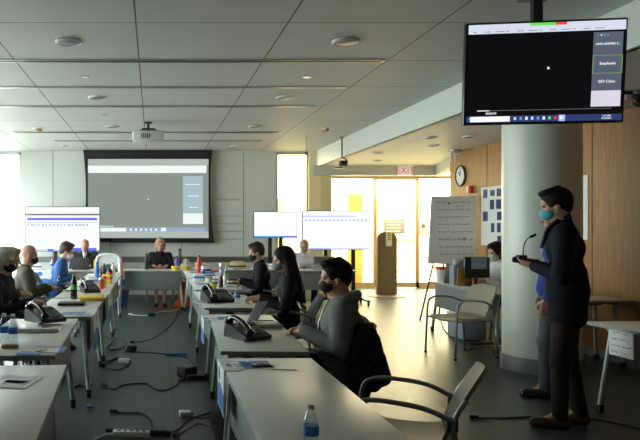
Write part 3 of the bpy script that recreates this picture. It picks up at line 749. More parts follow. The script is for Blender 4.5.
# near hanging display: corners from its own geometry
t = thing('hanging_display', 'dark wide display showing a video call, hanging on a ceiling pole at upper right', 'display', (2.665, 4.575, 2.56), math.radians(-7.5))
Wd, Hd = 1.03, .695
m = MB(); m.box((0, .03, 0), (Wd, .05, Hd), None, .006); m.box((0, .07, 0), (Wd*.6, .05, Hd*.6), None, .015)
pn = m.build('screen_panel', MATS['black_plastic'], t); pn.rotation_euler = (math.radians(5), 0, 0)
w2, h2 = Wd/2-.016, Hd/2-.016
zx = lambda a: -w2+2*w2*a; zz = lambda b: h2-2*h2*b
Q = [(zx(0), zx(1), zz(1), zz(0), 'px_black'), (zx(0), zx(1), zz(.095), zz(0), 'px_header'), (zx(0), zx(1), zz(.05), zz(.045), 'px_lavender'), (zx(.395), zx(.56), zz(.028), zz(0), 'px_green'), (zx(.56), zx(.63), zz(.028), zz(0), 'px_red'),
     (zx(.80), zx(.985), zz(.86), zz(.115), 'px_tile'), (zx(.80), zx(.985), zz(.86), zz(.70), 'px_lavender'), (zx(0), zx(1), zz(1), zz(.935), 'px_taskbar'), (zx(.025), zx(.285), zz(.995), zz(.94), 'px_white'), (zx(.6), zx(.64), zz(1), zz(.935), 'px_paleblue'),
     (zx(.07), zx(.93), zz(.882), zz(.878), 'px_grey'), (zx(.07), zx(.15), zz(.884), zz(.876), 'px_white')]
a0, a1, b0, b1 = .80, .985, .53, .345
for (p, q, r, s) in [(a0, a1, b0, b0-.006), (a0, a1, b1+.006, b1), (a0, a0+.005, b0, b1), (a1-.005, a1, b0, b1)]: Q.append((zx(p), zx(q), zz(r), zz(s), 'px_edge'))
for i in range(9): Q.append((zx(.31+.037*i), zx(.325+.037*i), zz(.98), zz(.95), ['px_header', 'px_cyan', 'px_white', 'px_header', 'px_cyan', 'px_white', 'px_green', 'px_red', 'px_white'][i]))
for i in range(4): Q.append((zx(.82+.02*i), zx(.83+.02*i), zz(.155), zz(.14), ['px_grey', 'px_lavender', 'px_cyan', 'px_cyan'][i]))
for i in range(12): Q.append((zx(.03+.07*i), zx(.05+.07*i+.02*(i % 3)), zz(.082), zz(.075), 'px_grey'))
Q.append((zx(.012), zx(.02), zz(.975), zz(.955), 'px_cyan'))
quads(Q, 'screen_image', pn)
for s, b, sz in (('ANN UNIFIED C...', .235, .02), ('Stephanie', .43, .026), ('EID Clinic', .61, .026)): textobj('text', s, sz, MATS['px_white'], pn, (zx(.892), -.0095, zz(b)))
textobj('text', '00:00:00', .02, MATS['px_white'], pn, (zx(.16), -.0095, zz(.91))); textobj('text', '1:41 PM\n4/13/2021', .016, MATS['px_white'], pn, (zx(.9), -.0095, zz(.967)))
m = MB(); m.prism([(zx(.515), zz(.44)), (zx(.515), zz(.475)), (zx(.53), zz(.464))], -.0098, -.0092); m.build('cursor', MATS['px_white'], pn)
m = MB(); m.bx(-.03, .03, .095, .155, -.1, HC-2.56); m.bx(-.12, .12, .085, .12, -.12, .12); m.build('ceiling_pole', MATS['black_plastic'], t); MB().bx(-.1, .1, .03, .22, HC-2.57, HC-2.56).build('ceiling_plate', MATS['black_plastic'], t)

# ------------------------------------------------------------------ training tables
def table(label, cx, cy, rz, w, l, panel=-1, group='white training tables', drop=.0):
    t = thing('training_table', label, 'table', (cx, cy, 0), rz, group)
    m = MB(); m.box((0, 0, TT-.014), (w, l, .028), None, .004); m.build('tabletop', MATS['laminate'], t)
    m = MB(); 
    for s in (-1, 1): m.bx(s*w/2-.003*s, s*(w/2+.002), -l/2, l/2, TT-.026, TT-.003); m.bx(-w/2, w/2, s*l/2-.003*s, s*(l/2+.002), TT-.026, TT-.003)
    m.build('edge_band', MATS['edge_grey'], t)
    m = MB(); m.bx(-.03, .03, -l/2+.2, l/2-.2, TT-.075, TT-.03)
    for s in (-1, 1): m.bx(-w/2+.06, w/2-.06, s*(l/2-.16)-.025, s*(l/2-.16)+.025, TT-.06, TT-.028)
    m.build('frame', MATS['steel_grey'], t)
    if panel:
        x = panel*(w/2-.06); m = MB(); m.bx(x-.008, x+.008, -l/2+.14, l/2-.14, TT-.36, TT-.03, .004); m.build('modesty_panel', MATS['panel_grey'], t)
    for sx in (-1, 1):
        for sy in (-1, 1):
            y0 = sy*(l/2-.16); lg = MB(); lg.tube([(sx*(w/2-.09), y0, TT-.05), (sx*(w/2-.035), y0+sy*.06, .07)], .021, 10); lb = lg.build('leg', MATS['leg_grey'], t)
            c = MB(); c.cyl((sx*(w/2-.03), y0+sy*.06, .033), .033, .032, 16, 'X'); c.box((sx*(w/2-.03), y0+sy*.06, .06), (.04, .05, .02)); c.build('caster', MATS['black_rubber'], lb)
    return t
table('long white table in the right-hand row closest to the camera, water bottle on it', .665, 3.06, 0, .545, 1.84)
table('white table of the right-hand row with one black desk phone, before the man in grey', .735, 5.09, math.radians(-2.2), .55, 1.78)
table('white right-hand table beside the long-haired woman, black phone at its front edge', .78, 7.33, 0, .56, 1.66)
table('white table of the right-hand row beside the man in the dark navy coat', .83, 9.32, 0, .60, 1.8)
table('far white table of the right-hand row crowded with bottles and papers', .84, 11.25, 0, .60, 1.8)
table('empty-looking white table in the left-hand row closest to the camera', -.735, 2.85, math.radians(2.6), .58, 1.84, 1)
table('white table of the left-hand row with two water bottles and a silver laptop', -.90, 4.88, math.radians(1.5), .57, 1.64, 1)
table('white table of the left-hand row with a yellow folder and a dark green bottle', -.82, 6.60, 0, .57, 1.5, 1)
table('white table of the left-hand row in front of the woman in the blue jacket', -.81, 8.40, 0, .57, 1.9, 1)
table('far white table of the left-hand row holding a blue bottle', -.81, 10.4, 0, .57, 1.9, 1)
table('white table crosswise at the end of the aisle before the woman in black', -.04, 12.45, PI/2, .56, 1.36)
table('white table crosswise on the far left in front of the man in the suit', -1.66, 12.45, PI/2, .56, 1.70)
table('white table crosswise to the right of the aisle end, below the whiteboard tray', 1.62, 12.75, PI/2, .56, 1.75)
table('small table with grey panel in front of the man in the white shirt', 3.05, 12.45, PI/2, .56, 1.25)
table('wide grey table at the back left under the bright window', -3.2, 12.6, PI/2, .56, 1.3)

# tables along the panelled wall
t = table('white side table at the right edge with a handwritten sheet taped on its side', 3.93, 4.64, math.radians(3), .60, 1.84, 0, 'white side tables along the panelled wall')
t = table('pale side table behind the standing men against the panelled wall', 4.62, 7.38, PI/2, .5, .98, 0, 'white side tables along the panelled wall')
table('grey desk beside the column cluttered with cups, files and a monitor', 4.34, 8.82, 0, .66, 2.0, -1, 'white side tables along the panelled wall')

# ------------------------------------------------------------------ chairs
def chair(label, loc, rz, shell='chair_beige', frame='steel_grey', group='armchairs', wide=.0):
    """faces +X"""
    t = thing('armchair', label, 'chair', loc, rz, group)
    def seat(u, v):
        x = .24-.46*u; y = (v-.5)*(.46); z = .455-.018*math.sin(PI*u)-.012*math.cos((v-.5)*PI)-(.03*(max(0, .15-u)/.15)**2)
        return Vector((x, y, z))
    m = MB(); m.grid(seat, 12, 10, .022); m.build('seat', MATS[shell], t)
    def back(u, v):
        z = .47+.335*u; wv = .43+.03*math.sin(PI*u)-.05*max(0, u-.8)/.2; y = (v-.5)*wv
        x = -.215-.12*u-.05*u*u-.028*math.cos((v-.5)*PI)+.028
        return Vector((x, y, z+.012*math.cos((v-.5)*PI)))
    m = MB(); m.grid(back, 12, 12, .018); m.build('backrest', MATS[shell], t)
    for s in (1, -1):
        y = s*.265
        m = MB(); m.tube([(.27, y, .012), (.25, y, .42), (.235, y, .60), (.19, y, .655), (.10, y, .672), (-.10, y, .655), (-.235, s*.245, .60)], .0125, 10, smooth=5); m.build('arm', MATS[frame], t)
        m = MB(); m.tube([(-.29, y, .012), (-.235, s*.25, .44), (-.235, s*.24, .60), (-.285, s*.225, .70)], .0125, 10, smooth=5); m.build('rear_leg', MATS[frame], t)
        m = MB(); m.box((-.228, s*.235, .585), (.05, .03, .07), None, .01); m.build('arm_joint', MATS['dark_plastic'], t)
    m = MB()
    for x in (.17, -.15): m.tube([(x, -.26, .425), (x, .26, .425)], .011, 8)
    for s in (1, -1): m.tube([(.25, s*.262, .43), (-.235, s*.25, .43)], .011, 8)
    m.build('seat_frame', MATS[frame], t)
    for s in (1, -1):
        for x in (.27, -.29): MB().cyl((x, s*.265, .008), .018, .016, 12).build('glide', MATS['black_rubber'], t)
    return t
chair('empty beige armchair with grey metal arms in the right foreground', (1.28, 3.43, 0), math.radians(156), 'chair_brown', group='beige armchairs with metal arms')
chair('empty beige armchair standing in front of the cluttered desk by the column', (3.62, 7.93, 0), math.radians(194), group='beige armchairs with metal arms')
CD = 'dark armchairs under the seated people'
SEATS = {}
CH_P1 = chair('armchair of the man in the grey jacket, a black coat hung over its back', (1.20, 4.82, 0), math.radians(168), 'chair_mesh', 'steel_grey', CD)
chair('dark armchair of the long-haired woman', (1.38, 6.92, 0), math.radians(174), 'chair_mesh', 'steel_grey', CD)
chair('pale-backed armchair of the man in the navy coat', (1.47, 9.25, 0), math.radians(176), 'chair_beige', 'alu', CD)
chair('dark armchair of the grey-haired woman at the left edge', (-1.50, 6.55, 0), math.radians(5), 'chair_mesh', 'steel_grey', CD)
chair('dark armchair of the bald man in the left row', (-1.55, 8.15, 0), math.radians(16), 'chair_mesh', 'steel_grey', CD)
chair('dark armchair of the woman in the blue jacket', (-1.45, 10.25, 0), math.radians(5), 'chair_mesh', 'steel_grey', CD)
chair('dark armchair of the blond person behind the grey-haired woman', (-1.78, 7.45, 0), math.radians(8), 'chair_mesh', 'steel_grey', CD)
chair('dark armchair of the man in the suit at the back', (-1.30, 13.25, 0), math.radians(-90), 'chair_mesh', 'steel_grey', CD)
chair('dark armchair of the woman in black at the end of the aisle', (.14, 13.3, 0), math.radians(-90), 'chair_mesh', 'steel_grey', CD)
chair('dark armchair of the man in the white shirt', (2.88, 13.0, 0), math.radians(-90), 'chair_mesh', 'steel_grey', CD)
chair('dark armchair of the person half hidden by the column', (4.83, 9.35, 0), math.radians(180), 'chair_mesh', 'steel_grey', CD)
# empty armchair of the near left table: only its arm reaches the picture
chair('empty armchair at the left edge whose grey arm curves over the table', (-1.40, 5.05, 0), math.radians(10), 'chair_mesh', 'alu', CD)
# white-framed mesh chair at the aisle end
t = thing('mesh_chair', 'white-framed chair with a dark mesh back at the far end of the left row', 'chair', (-.80, 11.75, 0), math.radians(-90))
m = MB(); m.box((0, 0, .46), (.44, .44, .05), None, .02); m.build('seat', MATS['chair_mesh'], t)
m = MB(); m.tube([(-.24, -.20, .45), (-.26, -.21, .80), (-.28, -.16, 1.0), (-.28, .16, 1.0), (-.26, .21, .80), (-.24, .20, .45)], .028, 8, smooth=5); m.build('back_frame', MATS['white_plastic'], t)
m = MB(); m.prism([(-.2, .47), (.2, .47), (.205, .95), (.15, 1.0), (-.15, 1.0), (-.205, .95)], -.30, -.275, 'X'); m.build('back_panel', MATS['white_plastic'], t)
m = MB(); m.prism([(-.16, .50), (.16, .50), (.17, .72), (.12, .83), (0, .86), (-.12, .83), (-.17, .72)], -.272, -.262, 'X'); m.build('mesh_back', MATS['chair_mesh'], t)
for sx in (-1, 1):
    for sy in (-1, 1): MB().tube([(sx*.18, sy*.18, .44), (sx*.22, sy*.22, .0)], .015, 8).build('leg', MATS['white_plastic'], t)
for s, c in ((-1, 'yellow_paper'), (1, 'red_plastic')): MB().box((-.262, s*.245, .76), (.04, .025, .34), None, .008).build('side_strip', MATS[c], t)
# coat over the chair back
t = thing('black_coat', 'black coat draped over the back of the chair of the man in grey', 'coat', (1.20, 4.82, 0), math.radians(168))
q = [rc((-.30, -.20, .80), (-.30, .20, .80), .055), rc((-.27, -.2, .82), (-.24, .2, .82), .04), rc((-.33, -.2, .74), (-.35, -.18, .46), .06, .075), rc((-.335, 0, .76), (-.36, .0, .40), .055, .06), rc((-.33, .2, .74), (-.36, .2, .50), .06, .085),
     rc((-.28, .24, .76), (-.24, .30, .44), .055, .07), rc((-.31, .27, .6), (-.27, .29, .36), .06, .035), rc((-.37, .24, .62), (-.40, .25, .5), .05, .055), rc((-.35, -.1, .5), (-.36, -.1, .36), .05, .03)]
sdf_obj('coat_body', q, .01, MATS['cloth_dark'], t, .025)
q = [rc((-.27, .27, .80), (-.20, .31, .62), .045, .05), rc((-.20, .31, .62), (-.22, .30, .42), .05, .04)]
sdf_obj('sleeve', q, .01, MATS['cloth_dark'], t, .02)
q = [rc((-.26, -.12, .85), (-.22, 0, .86), .03), rc((-.22, 0, .86), (-.26, .12, .85), .03)]
sdf_obj('coat_collar', q, .009, MATS['cloth_dark'], t, .02)

# ------------------------------------------------------------------ people
GP = 'seated people'
p = person('man in a grey jacket and black mask seated in the right row, hands clasped', (1.345, 4.80, 0), math.radians(168), 'cloth_grey', 'cloth_dark', 'hair_dark', 'short', 'mask_black', vox=.0075, tall=-.025, hood=True, lean=.0, head=(.12, .12),
       arms={1: ((.02, .28, .68), (.27, .06, .765), (.7, -.75, -.05), (-.2, -.3, -1)), -1: ((.00, -.28, .68), (.28, -.07, .765), (.8, .65, -.05), (-.2, .3, -1))}, glasses=False, build=1.24)
person('woman with long dark hair and grey mask seated in the right row', (1.40, 6.92, 0), math.radians(174), 'cloth_dark', 'cloth_dark', 'hair_dark', 'long', 'mask_grey', lean=.03, head=(.1, .15), build=.92, vox=.009)
person('brown-haired person in a navy coat and dark mask seated in the right row', (1.50, 9.25, 0), math.radians(176), 'cloth_navy', 'cloth_dark', 'hair_brown', 'short', 'mask_black', lean=.05, head=(.1, .25), vox=.011, build=1.08)
person('grey-haired woman with glasses and dark clothes at the left edge', (-1.50, 6.62, 0), math.radians(-8), 'cloth_dark', 'cloth_dark', 'hair_grey', 'bob', 'mask_black', lean=.0, head=(-.1, .1), build=1.0, vox=.01, glasses=True)
person('bald man in an olive sweater and black mask in the left row', (-1.57, 8.16, 0), math.radians(18), 'cloth_olive', 'cloth_dark', 'hair_grey', 'none', 'mask_black', lean=.04, head=(-.05, .15), build=1.12, vox=.01, skin='skin_light')
person('dark-haired woman in a blue jacket and white mask in the left row', (-1.50, 10.25, 0), math.radians(4), 'cloth_blue', 'cloth_dark', 'hair_brown', 'short', 'mask_white', lean=.24, head=(0, .3), build=1.05, vox=.011)
person('blond person partly hidden behind the grey-haired woman', (-1.78, 7.45, 0), math.radians(8), 'cloth_olive', 'cloth_dark', 'hair_blond', 'bob', None, lean=.30, head=(0, .1), vox=.011)
person('man in a dark suit and tie seated before the left display', (-1.33, 13.2, 0), math.radians(-90), 'cloth_suit', 'cloth_dark', 'hair_white', 'fringe', None, lean=.10, head=(0, .38), build=1.15, vox=.011, shirt='cloth_white', tie='cloth_dark')
person('blond woman in a black dress seated facing the camera below the screen', (.14, 13.27, 0), math.radians(-90), 'cloth_dark', 'cloth_dark', 'hair_blond', 'bob', None, lean=.05, head=(0, .15), vox=.011, build=.95, bare_legs=True, legs_apart=.07)
person('balding man in a white shirt behind a laptop at the back right', (2.88, 12.95, 0), math.radians(-88), 'cloth_white', 'cloth_dark', 'hair_white', 'fringe', None, lean=.12, head=(0, .4), vox=.011, build=1.05, skin='skin_tan')
person('dark-haired person in a pale green mask half hidden by the column', (4.87, 9.35, 0), math.radians(180), 'cloth_white', 'cloth_dark', 'hair_dark', 'bob', 'mask_green', lean=.1, head=(.1, .2), vox=.011)
# the two standing people
person('man in a navy suit jacket and teal mask standing at right holding a microphone', (3.13, 5.08, 0), math.radians(151), 'cloth_navy', 'cloth_brown', 'hair_dark', 'short', 'mask_teal', pose='stand', tall=.07, lean=.05, head=(.04, .22), vox=.0075,
       arms={1: ((.04, .27, 1.15), (.22, .08, 1.215), (.85, -.30, .18), (-.1, -.5, .8)), -1: ((.02, -.27, 1.15), (.19, -.09, 1.20), (.9, .28, .22), (-.1, .5, .8))}, shirt='cloth_shirtblue', shoe='shoe_brown', build=1.12, long_coat=True, group='standing people', hand_curl=.75)
person('person in a royal blue jacket and pale shirt behind the standing suited man', (3.55, 5.98, 0), math.radians(152), 'cloth_royal', 'cloth_trouser_grey', 'hair_brown', 'short', None, pose='stand', lean=-.12, head=(0, .15), vox=.009,
       shirt='cloth_palegrey', skin='skin_tan', build=.98, group='standing people')
# gooseneck microphone held by the standing man
t = thing('gooseneck_microphone', 'black gooseneck microphone with a small base held in the hands of the standing man', 'microphone', (2.89, 5.21, 1.245), math.radians(331))
m = MB(); m.box((0, 0, 0), (.19, .12, .045), Matrix.Rotation(.12, 3, 'Y'), .014); m.box((-.03, 0, .03), (.08, .07, .03), None, .01); m.build('base', MATS['black_plastic'], t)
m = MB(); m.tube([(-.015, 0, .03), (-.018, 0, .07), (-.012, 0, .12), (.005, 0, .16), (.03, 0, .185)], .0042, 8, smooth=5); m.build('gooseneck', MATS['black_plastic'], t)
m = MB(); m.tube([(.028, 0, .183), (.062, 0, .202)], .0105, 10); m.ball((.062, 0, .202), .011); m.build('microphone_head', MATS['black_matte'], t)
m = MB(); [m.box((-.06+.03*i, -.03, .022-.005*i), (.016, .012, .006)) for i in range(4)]; m.build('buttons', MATS['dark_plastic'], t)

# ------------------------------------------------------------------ small things on the tables
def onT(u, v): p = TB(u, v); return Vector((p.x, p.y, TT+.0015))
def bottle(label, loc, liquid='bottle_clear', cap='white_plastic', lab='paper_blue', h=.20, r=.031, group='bottles on the tables'):
    t = thing('bottle', label, 'bottle', loc, random.random()*6, group)
    s = h/.20
    MB().lathe([(r*.9, 0), (r, .006*s), (r, .05*s), (r*.94, .06*s), (r, .07*s), (r, .125*s), (r*.8, .15*s), (.013*s, .175*s), (.013*s, .186*s)], (0,0,0), 20).build('bottle_body', MATS[liquid], t)
    MB().lathe([(.0145*s, .183*s), (.0145*s, .2*s), (.012*s, .202*s)], (0,0,0), 16).build('cap', MATS[cap], t)
    if lab: MB().lathe([(r*1.01, .075*s), (r*1.03, .077*s), (r*1.03, .112*s), (r*1.01, .115*s)], (0,0,0), 20).build('wrap_label', MATS[lab], t)
    return t
b1 = bottle('clear water bottle with blue label on the nearest right-hand table', Vector((.54, 2.30, TT+.0015)), h=.165, r=.027)
bottle('left one of two clear water bottles on the left-hand table', onT(4, 344)); bottle('right one of two clear water bottles on the left-hand table', onT(13, 345))
bottle('clear water bottle with blue label beyond the phone on the third right-hand table', onT(237, 304), h=.16)
bottle('dark green-capped bottle standing behind the yellow folder', onT(74, 299), 'black_gloss', 'green_plastic', 'green_plastic', h=.27, r=.036)
bottle('small clear bottle near the bald man in the left row', onT(59, 290), h=.17)
bottle('tall blue bottle on the far left-hand table', onT(97, 280.5), 'blue_plastic', 'blue_plastic', None, h=.27, r=.037)
bottle('red bottle with black cap on the far right-hand table', onT(199, 273), 'red_plastic', 'black_plastic', None, h=.30, r=.042)
bottle('purple bottle on the table of the woman in black', Vector((.44, 12.36, TT+.0015)), 'purple_plastic', 'black_plastic', 'blue_plastic', h=.25, r=.045)
bottle('black slim bottle left of the woman in black', Vector((-.12, 12.4, TT+.0015)), 'black_plastic', 'black_plastic', None, h=.30, r=.035)
bottle('thin dark bottle right of the woman in black', Vector((.50, 12.58, TT+.0015)), 'dark_plastic', 'black_plastic', None, h=.38, r=.026)
bottle('brown bottle at the end of the left-hand row', onT(104, 277.5), 'shoe_brown', 'black_plastic', None, h=.22, r=.033)
bottle('dark bottle beside the white-framed chair', onT(110, 279), 'black_gloss', 'black_plastic', 'red_plastic', h=.18, r=.04)
bottle('white pill bottle on the far right-hand table', onT(225, 285), 'white_plastic', 'red_plastic', None, h=.15, r=.03); bottle('brown bottle among papers on the far right-hand table', onT(221, 287.5), 'shoe_brown', 'tan_fabric', None, h=.17, r=.03)
bottle('clear bottle on the table beside the suited man', Vector((-1.85, 12.3, TT+.0015)), h=.2)
def cup(label, loc, body='white_plastic', lid='red_plastic', h=.14, r=.05, group='cups'):
    t = thing('cup', label, 'cup', loc, 0, group)
    MB().lathe([(r*.8, 0), (r, h*.9), (r*.96, h*.9)], (0,0,0), 20).build('cup_body', MATS[body], t); MB().lathe([(r*1.04, h*.88), (r*1.04, h), (r*.9, h*1.08)], (0,0,0), 20).build('lid', MATS[lid], t)
    return t
cup('white tub with a red lid at the left end of the cluttered desk', Vector((4.12, 9.62, TT+.0015)), h=.20, r=.068)
cup('white tub with a dark green lid next to the red-lidded tub on the desk', Vector((4.18, 9.40, TT+.0015)), lid='green_plastic', h=.19, r=.075)
cup('orange can on the left-hand table, nearer one', onT(101.5, 289), 'orange_fabric', 'alu', .13, .033); cup('orange can on the left-hand table, farther one', onT(104, 288), 'yellow_paper', 'red_plastic', .14, .033)
cup('white cup on the right table near the brown bottle', onT(209, 289.5), 'paper', 'paper', .13, .04); cup('small white cup with green mark beside the black phone', onT(213, 291), 'yellow_paper', 'green_plastic', .1, .04)
cup('white mug beside the laptop of the suited man', Vector((-1.6, 12.25, TT+.0015)), 'paper', 'paper', .1, .04)
cup('yellow tub on the table of the woman in black', Vector((.42, 12.24, TT+.0015)), 'yellow_paper', 'yellow_paper', .07, .09)
cup('yellow tub near the right corner of the aisle-end table', Vector((.60, 12.25, TT+.0015)), 'yellow_paper', 'yellow_paper', .07, .06)
def phone(label, loc, rz, s=1.0, group='black desk phones', handset=True):
    t = thing('desk_phone', label, 'phone', loc, rz, group)
    m = MB(); m.prism([(-.11*s, 0), (.11*s, 0), (.12*s, .025*s), (-.06*s, .085*s), (-.10*s, .08*s)], -.10*s, .10*s); m.build('phone_body', MATS['black_plastic'], t)
    m = MB(); R = Matrix.Rotation(math.radians(18), 3, 'Y')
    m.box((-.035*s, .03*s, .082*s), (.05*s, .1*s, .006), R); m.build('display', MATS['dark_plastic'], t)
    m = MB()
    for i in range(4):
        for j in range(3): m.box((.02*s+.022*s*i, .005*s+.024*s*j, (.066-.0075*i)*s), (.014*s, .017*s, .008*s), R)
    m.build('keypad', MATS['steel_grey'], t)
    m = MB(); m.tube([(-.10*s, -.065*s, .10*s), (-.05*s, -.065*s, .125*s), (.04*s, -.065*s, .105*s), (.115*s, -.065*s, .058*s)], .017*s, 10, smooth=5)
    m.ball((-.1*s, -.065*s, .094*s), .03*s, (1, 1, .75)); m.ball((.112*s, -.065*s, .05*s), .03*s, (1, 1, .75)); m.build('handset', MATS['black_gloss'], t)
    m = MB(); pts = [(.12*s+.035*math.cos(a), -.09*s-.02*a/3, .012+.0*a) for a in np.linspace(0, 7, 22)]; m.tube(pts, .006*s, 6, smooth=2); m.build('cord', MATS['black_plastic'], t)
    return t
phone('black desk phone on the table of the man in grey', onT(247, 338), math.radians(-60), 1.12)
phone('black desk phone under papers on the third right-hand table', onT(217, 301.5), math.radians(-75), 1.35)
phone('black desk phone standing on the silver laptop in the left row', onT(45, 325)+Vector((0, 0, .03)), math.radians(-50), 1.15)
phone('black desk phone by the yellow folder in the left row', onT(90, 292), math.radians(-70), 1.0)
phone('black desk phone at the far end of the left-hand row', onT(87, 287), math.radians(-90), .9)
def laptop(label, loc, rz, col='steel_grey', closed=False, screen='px_tile', group='laptops', ang=105, s=1.0):
    t = thing('laptop', label, 'laptop', loc, rz, group)
    MB().box((0, 0, .009), (.33*s, .23*s, .016), None, .004).build('keyboard_base', MATS[col], t)
    if closed: MB().box((0, 0, .022), (.33*s, .23*s, .009), None, .003).build('lid', MATS[col], t)
    else:
        R = Matrix.Rotation(math.radians(ang-90), 3, 'X')     # hinge at +Y, user at -Y
        h = Vector((0, .115*s, .018)); up = R.inverted() @ Vector((0, 0, 1)); 
        l = MB(); l.box(h+up*.105*s, (.33*s, .008, .21*s), R.inverted(), .003); lo = l.build('lid', MATS[col], t)
        l = MB(); l.box(h+up*.105*s+(R.inverted() @ Vector((0, -.0052, 0))), (.31*s, .001, .19*s), R.inverted()); l.build('screen', MATS[screen], lo)
        l = MB(); l.box((0, .02, .0175), (.29*s, .11*s, .002)); l.build('keyboard', MATS['black_plastic'], t)
    return t
laptop('closed silver laptop under the phone on the left-hand table', onT(36, 330), math.radians(0), 'alu', True, s=1.15)
laptop('open dark laptop in front of the suited man', Vector((-1.33, 12.45, TT+.0015)), PI, 'dark_plastic'); laptop('open silver laptop in front of the man in the white shirt', Vector((3.12, 12.45, TT+.0015)), PI, 'alu', s=1.15)
laptop('slim grey laptop closed behind the phone of the man in grey', onT(262, 327), math.radians(4), 'steel_grey', True, s=.85)
laptop('closed black laptop in front of the yellow folder', onT(72, 305), 0, 'dark_plastic', True, s=.8)
laptop('open dark laptop on the far right-hand table', onT(214, 279), math.radians(-90), 'dark_plastic', s=.9)
laptop('dark laptop on the third right-hand table', onT(238, 294), math.radians(-90), 'dark_plastic', True, s=.8)
def sheet(label, loc, rz, w=.21, l=.28, marks=(), th=.002, col='paper', name='paper_sheet', group='papers on the tables', lift=0):
    t = thing(name, label, 'paper', loc, rz, group)
    def fn(u, v): return Vector(((u-.5)*w, (v-.5)*l, th+lift*(u*u*.6+v*(1-v)*.3)))
    MB().grid(fn, 8, 8, th).build('page', MATS[col], t)
    if marks:
        m = MB(); ms = []
        for (a0, a1, c0, c1, mt) in marks:
            if mt not in ms: ms.append(mt)
            m.mi = ms.index(mt); m.bx((a0-.5)*w, (a1-.5)*w, (c0-.5)*l, (c1-.5)*l, th+.0002, th+.0012)
        m.build('printing', [MATS[k] for k in ms], t)
    return t
bl = 'paper_blue'
lines = [(.1, .9, .2+.08*i, .22+.08*i, 'ink') for i in range(8)]
sheet('white sheet with a dark printed box on the nearest left-hand table', onT(14, 382), math.radians(-12), .22, .26, [(.25, .85, .3, .62, 'steel_grey'), (.3, .8, .35, .57, 'paper')])
sheet('blue and white name sheet at the front edge of the two-bottle table', onT(30, 353), 0, .15, .16, [(.0, 1, .05, .45, bl), (.1, .9, .6, .7, 'ink')])
sheet('white sheet with blue stripe at the right corner of the two-bottle table', onT(51, 350), math.radians(0), .18, .19, [(.8, 1, 0, 1, bl), (0, .8, .88, 1, bl), (.1, .4, .2, .6, 'tan_fabric')])
sheet('blue and white sheet at the front edge of the yellow-folder table', onT(75, 313), 0, .30, .22, [(0, 1, 0, .18, bl), (.15, .85, .3, .6, 'paper_blue'), (.2, .8, .7, .8, 'ink')])
sheet('white sheet with blue corner marks on the nearest right-hand table, left one', onT(240, 366), math.radians(8), .16, .17, [(.02, .2, .35, .75, bl), (.3, .9, .3, .4, 'ink'), (.3, .9, .55, .65, 'ink')])
sheet('blue striped document on the nearest right-hand table, right one', onT(256, 365), math.radians(4), .17, .19, [(0, .25, 0, 1, bl), (.35, 1, .75, 1, bl), (.35, .95, .35, .42, 'ink')])
sheet('clear-grey plastic sheet lying on the nearest right-hand table', onT(276, 367), math.radians(-10), .22, .14, [], col='white_plastic')
sheet('blue and white document at the far edge of the phone table, left corner', onT(212, 319), 0, .14, .15, [(.0, .3, .2, .8, bl), (.4, .9, .5, .6, 'ink')]); sheet('blue document on the phone table beside the white one', onT(226, 318.5), 0, .14, .15, [(0, .35, 0, 1, bl), (.35, 1, .6, 1, bl)])
sheet('white sheets spread on the third right-hand table', onT(230, 296), .1, .3, .5, lines); sheet('white papers at the left side of the third right-hand table', onT(205, 302), .2, .2, .3, [(.2, .5, .1, .2, 'red_ink')]+lines[3:])
sheet('wide white papers on the table by the navy coat', onT(205, 284), .1, .3, .5, [(.1, .6, .2, .5, bl)]+lines[4:]); sheet('white newspaper on the table by the navy coat', onT(225, 281), -.2, .3, .5, lines)
sheet('white papers on the farthest right-hand table', onT(196, 272.5), .1, .28, .5, lines); sheet('pale sheets on the farthest right-hand table', onT(212, 272), .2, .28, .4, lines)
sheet('white papers in front of the woman in blue', onT(88, 279), .1, .24, .4, lines); sheet('papers on the far left-hand table', onT(110, 273), .1, .3, .4, lines); sheet('white paper before the bald man', onT(72, 291), .15, .22, .3, lines)
sheet('papers on the table of the woman in black', Vector((.1, 12.35, TT+.0015)), .05, .5, .2, lines); sheet('papers on the table of the white-shirted man', Vector((3.45, 12.4, TT+.0015)), .1, .22, .2, lines)
for i, (x, y) in enumerate([(1.1, 12.65), (1.62, 12.6), (2.2, 12.7)]):
    sheet(['papers at the left end of the table under the whiteboard tray', 'papers in the middle of the table under the whiteboard tray', 'papers at the right end of the table under the whiteboard tray'][i], Vector((x, y, TT+.0015)), .3*i, .35, .24, lines)
# upright curled sheet by the phone
t = thing('upright_paper', 'pale blue sheet standing curled behind the phone of the man in grey', 'paper', onT(252, 322), math.radians(10))
MB().grid(lambda u, v: Vector(((v-.5)*.11+.10*u, (v-.5)*.05+.03*u, .175*u*(1-.1*u)+.004)), 10, 10, .003).build('page', mat('paper_paleblue', (.55, .64, .78), .7), t)
# name cards hanging over table edges
def hang_card(label, x, y, side, w=.26, h=.22, rz=0):
    t = thing('hanging_card', label, 'sign', (x, y, TT), rz, 'cards hanging over table edges')
    m = MB(); m.bx(-.0025, .0025, -w/2, w/2, -h, 0); m.bx(-.0025, .09*-side, -w/2, w/2, .0005, .004); m.build('card', MATS['paper'], t)
    m = MB(); xx = side*.0032; 
    m.prism([(-w/2, -h*.95), (w/2, -h*.95), (w/2, -h*.5), (0, -h*.42), (-w/2, -h*.55)], xx-.0006, xx+.0006, 'X'); m.prism([(.05*math.cos(a)+w*.2, -.06+.04*math.sin(a)) for a in np.linspace(0, 2*PI, 16)[:-1]], xx-.0006, xx+.0006, 'X'); m.build('blue_print', MATS['paper_blue'], t)
    return t
hang_card('white card with blue print hanging over the left edge of the nearest right-hand table', .382, 3.78, -1, .34, .25)
hang_card('white card with blue print at the left edge of the phone table', .425, 5.75, -1, .3, .2)
